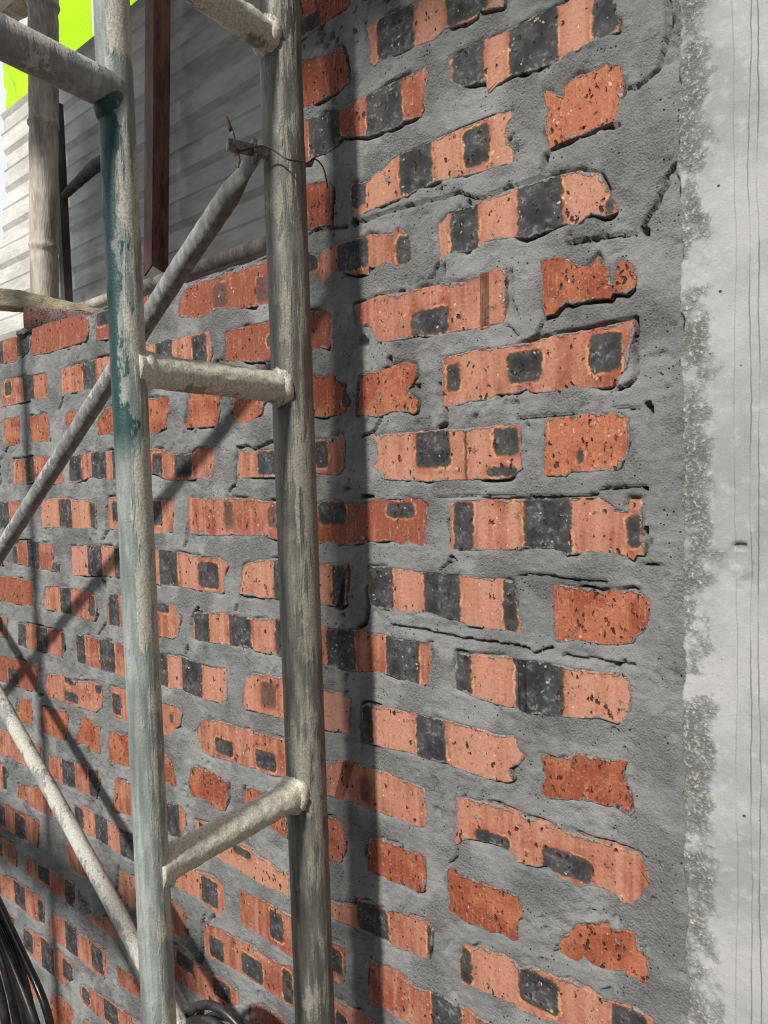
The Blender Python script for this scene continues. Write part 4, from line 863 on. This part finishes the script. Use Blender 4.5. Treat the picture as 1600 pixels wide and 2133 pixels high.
tag(sheet('corrugated_sheet', -2.335, -1.925, .368, 0, 2.565, M['sheet_sunlit'], rag=.03, nx=6), 'corrugated metal sheet with sunlight put into its pale colour, left of the bamboo pole', 'metal sheet')
rl = tube('bottom_rail', [(-2.0, .325, 1.876), (-.95, .325, 1.876)], .0145, M['bamboo'], None, segs=20, step=.03)
tag(rl, 'brownish rail along the metal sheet just above the low wall', 'rail')
# steel angle post, corner towards the camera, open lower end
ap = [(-1.462, .315, 1.888), (-1.405, .315, 2.50), (-1.385, .315, 2.75)]
def angle_post():
    V, F = [], []
    ca = math.radians(38)
    prof = [(-.029, .026), (0, -.0), (.029, .026), (.026, .030), (0, .0060), (-.026, .030)]
    for i, p in enumerate(ap):
        for (a, b) in prof:
            x = a*math.cos(ca)*1.0-b*math.sin(ca); y = a*math.sin(ca)+b*math.cos(ca)
            V.append((p[0]+x, p[1]+y-.018, p[2]+(.016 if (i == 0 and a == 0) else 0)))
    k = len(prof)
    for i in range(len(ap)-1):
        for j in range(k): F.append((i*k+j, i*k+(j+1) % k, (i+1)*k+(j+1) % k, (i+1)*k+j))
    F += [(0, 5, 4, 1), (1, 4, 3, 2), (k*2, k*2+1, k*2+4, k*2+5), (k*2+1, k*2+2, k*2+3, k*2+4)]
    return V, F
V, F = angle_post(); tag(mesh_obj('steel_angle_post', V, F, M['rust'], None, False), 'red-brown painted steel angle post hung against the grey sheet', 'post')
V, F = box(-1.884, -1.862, .29, .312, 0, 2.41); tag(mesh_obj('timber_batten', V, F, M['darkwood'], None, False), 'thin dark upright batten just right of the bamboo pole', 'batten')
st = tube('dry_branch', [(-1.66, .315, 2.218), (-1.72, .318, 2.213), (-1.77, .316, 2.203), (-1.848, .305, 2.176), (-1.924, .285, 2.138)], [.010, .016, .014, .010, .006], M['darkwood'], None, segs=14, step=.008, amp=.002, nsc=60)
tag(st, 'short dark dry branch leaning against the grey metal sheet', 'branch')
V, F = box(-1.9, -1.60, -.0, .0, 0, 1)
a = Vector((-1.80, .10, 2.545)); 
pb = []
for i in range(13):
    s = i/12; c = Vector((-2.02+.42*s, .12, 2.585-.055*s)); 
    for (u_, v_) in ((-.0, -.035), (.0, .035), (.05, .04), (.05, -.03)):
        pb.append((c.x+.002*float(vn(np.array(s*9), np.array(v_*50), 2)), c.y+u_, c.z+v_+.004*float(vn(np.array(s*14.), np.array(u_*40+v_*60), 4))))
F = [(i*4+j, i*4+(j+1) % 4, (i+1)*4+(j+1) % 4, (i+1)*4+j) for i in range(12) for j in range(4)]+[(3, 2, 1, 0), (48, 49, 50, 51)]
tag(mesh_obj('wood_beam', pb, F, M['plank'], None, False), 'tan rough timber beam in the top left corner', 'beam')
pp = tube('plastic_pipe', [(-2.374, .70, 0), (-2.350, .70, 3.4)], .0130, M['pipe_blue'], None, segs=20, step=.2); tag(pp, 'pale blue plastic pipe rising among the leaves behind the sheet', 'pipe')

# banana leaves beyond the sheet: blade of two halves folded on the midrib
def leaf(base, tip, width, droop, nrm, seed, parent):
    base, tip = Vector(base), Vector(tip); ax = tip-base; L = ax.length; ax.normalize(); nr_ = Vector(nrm); nr_ = (nr_-ax*nr_.dot(ax)).normalized(); sd2 = ax.cross(nr_)
    n, mcols = 44, 8; V = []
    rnd = random.Random(seed)
    for i in range(n+1):
        t = i/n; c = base+ax*(L*t)+nr_*(-droop*t*t)
        wdt = width*(math.sin(math.pi*min(1, t*.93+.05))**.55)*(1-.12*rnd.random()*(rnd.random() < .3))
        for j in range(-mcols, mcols+1):
            s = j/mcols; V.append(c+sd2*(wdt*.5*s)+nr_*(.18*width*abs(s)**1.3*-.6+.006*math.sin(t*60+abs(s)*4)))
    k = 2*mcols+1; F = [(i*k+j, (i+1)*k+j, (i+1)*k+j+1, i*k+j+1) for i in range(n) for j in range(k-1)]
    mesh_obj('leaf_blade', [v-parent.location for v in V], F, M['leaf'], parent)
    tube('midrib', [c-parent.location for c in (base, base+ax*L*.5-nr_*droop*.25, tip-nr_*droop)], [.014, .009, .003], M['stem'], parent, segs=10, step=.05)
bt = thing('banana_plant', 'banana plant with broad bright lime leaves behind the metal sheet', 'plant', (-3.65, 1.35, 0))
tube('trunk', [(0, 0, 0), (.0, 0, 2.35)], [.11, .07], M['stem'], bt, segs=24, step=.1, amp=.004, nsc=12)
leaf((-3.60, 1.35, 2.20), (-2.35, .98, 4.10), 1.05, .10, (.35, -.75, -.55), 3, bt)
leaf((-3.65, 1.32, 2.30), (-3.30, 1.00, 3.90), .62, .06, (.2, -.9, -.3), 5, bt)
leaf((-3.68, 1.32, 2.35), (-4.00, 1.00, 3.80), .60, .10, (.1, -.95, -.2), 6, bt)
leaf((-3.62, 1.28, 2.35), (-2.86, .60, 2.52), .22, .04, (.3, -.8, .5), 8, bt)
leaf((-3.62, 1.28, 2.15), (-2.90, .66, 2.20), .20, .04, (.3, -.8, .5), 9, bt)

# ------------------------------------------------------------ hoses at the bottom
hp = [([(-1.20, -.25, .865), (-1.076, -.25, .802), (-1.032, -.25, .771), (-.987, -.25, .742), (-.954, -.25, .723), (-.93, -.25, .693), (-.90, -.25, .50), (-.93, -.26, .006)], .0050, 'hose', 'black rubber hose, outermost on the right of the hanging bundle'),
      ([(-1.20, -.262, .880), (-1.070, -.262, .786), (-1.012, -.262, .748), (-.963, -.262, .707), (-.941, -.262, .688), (-.92, -.262, .5), (-.95, -.27, .006)], .0055, 'hose_dusty', 'black hose with dull dusty skin, second from the right in the bundle'),
      ([(-1.21, -.25, .850), (-1.079, -.25, .777), (-1.031, -.25, .749), (-1.005, -.25, .706), (-.984, -.25, .664), (-.96, -.25, .45), (-.985, -.25, .006)], .0065, 'hose', 'thick black hose in the middle of the hanging bundle'),
      ([(-1.21, -.25, .820), (-1.082, -.25, .755), (-1.055, -.25, .737), (-1.026, -.25, .697), (-1.004, -.25, .655), (-.99, -.25, .4), (-1.02, -.25, .006)], .0060, 'hose', 'glossy black hose just left of the thick middle one'),
      ([(-1.20, -.25, .800), (-1.092, -.25, .735), (-1.062, -.25, .697), (-1.036, -.25, .639), (-1.02, -.25, .4), (-1.05, -.25, .006)], .0060, 'hose', 'glossy black hose near the left edge, second from the left in the bundle'),
      ([(-1.20, -.25, .750), (-1.108, -.25, .686), (-1.075, -.25, .623), (-1.06, -.25, .4), (-1.09, -.25, .006)], .0065, 'hose_dusty', 'dusty black hose in the bottom left corner, leftmost of the bundle')]
for pts, r, mt, lb_ in hp:
    tag(tube('black_hose', pts, r, M[mt], None, segs=18, step=.012), lb_, 'hose', 'black hoses hanging at the bottom left')
# coil of hose leaning at the wall foot of the frame
cp = []
for i in range(0, 3*48+1):
    a = 2*math.pi*i/48+2.6; turn = i/48
    rx, rz = .088+.006*math.sin(turn*2.1), .105+.008*math.sin(turn*3+1)
    cp.append((-.775+rx*math.cos(a)+.012*math.sin(turn*2), -.070-.012*turn+.006*math.sin(a*2), .582+rz*math.sin(a)-.010*abs(math.sin(turn*1.7))))
cp += [(-.84, -.10, .45), (-.86, -.10, .25), (-.86, -.10, .006)]
tag(tube('hose_coil', cp, .0058, M['hose_dusty'], None, segs=16, step=.008), 'loose coil of black hose between the two poles at the bottom edge', 'hose')
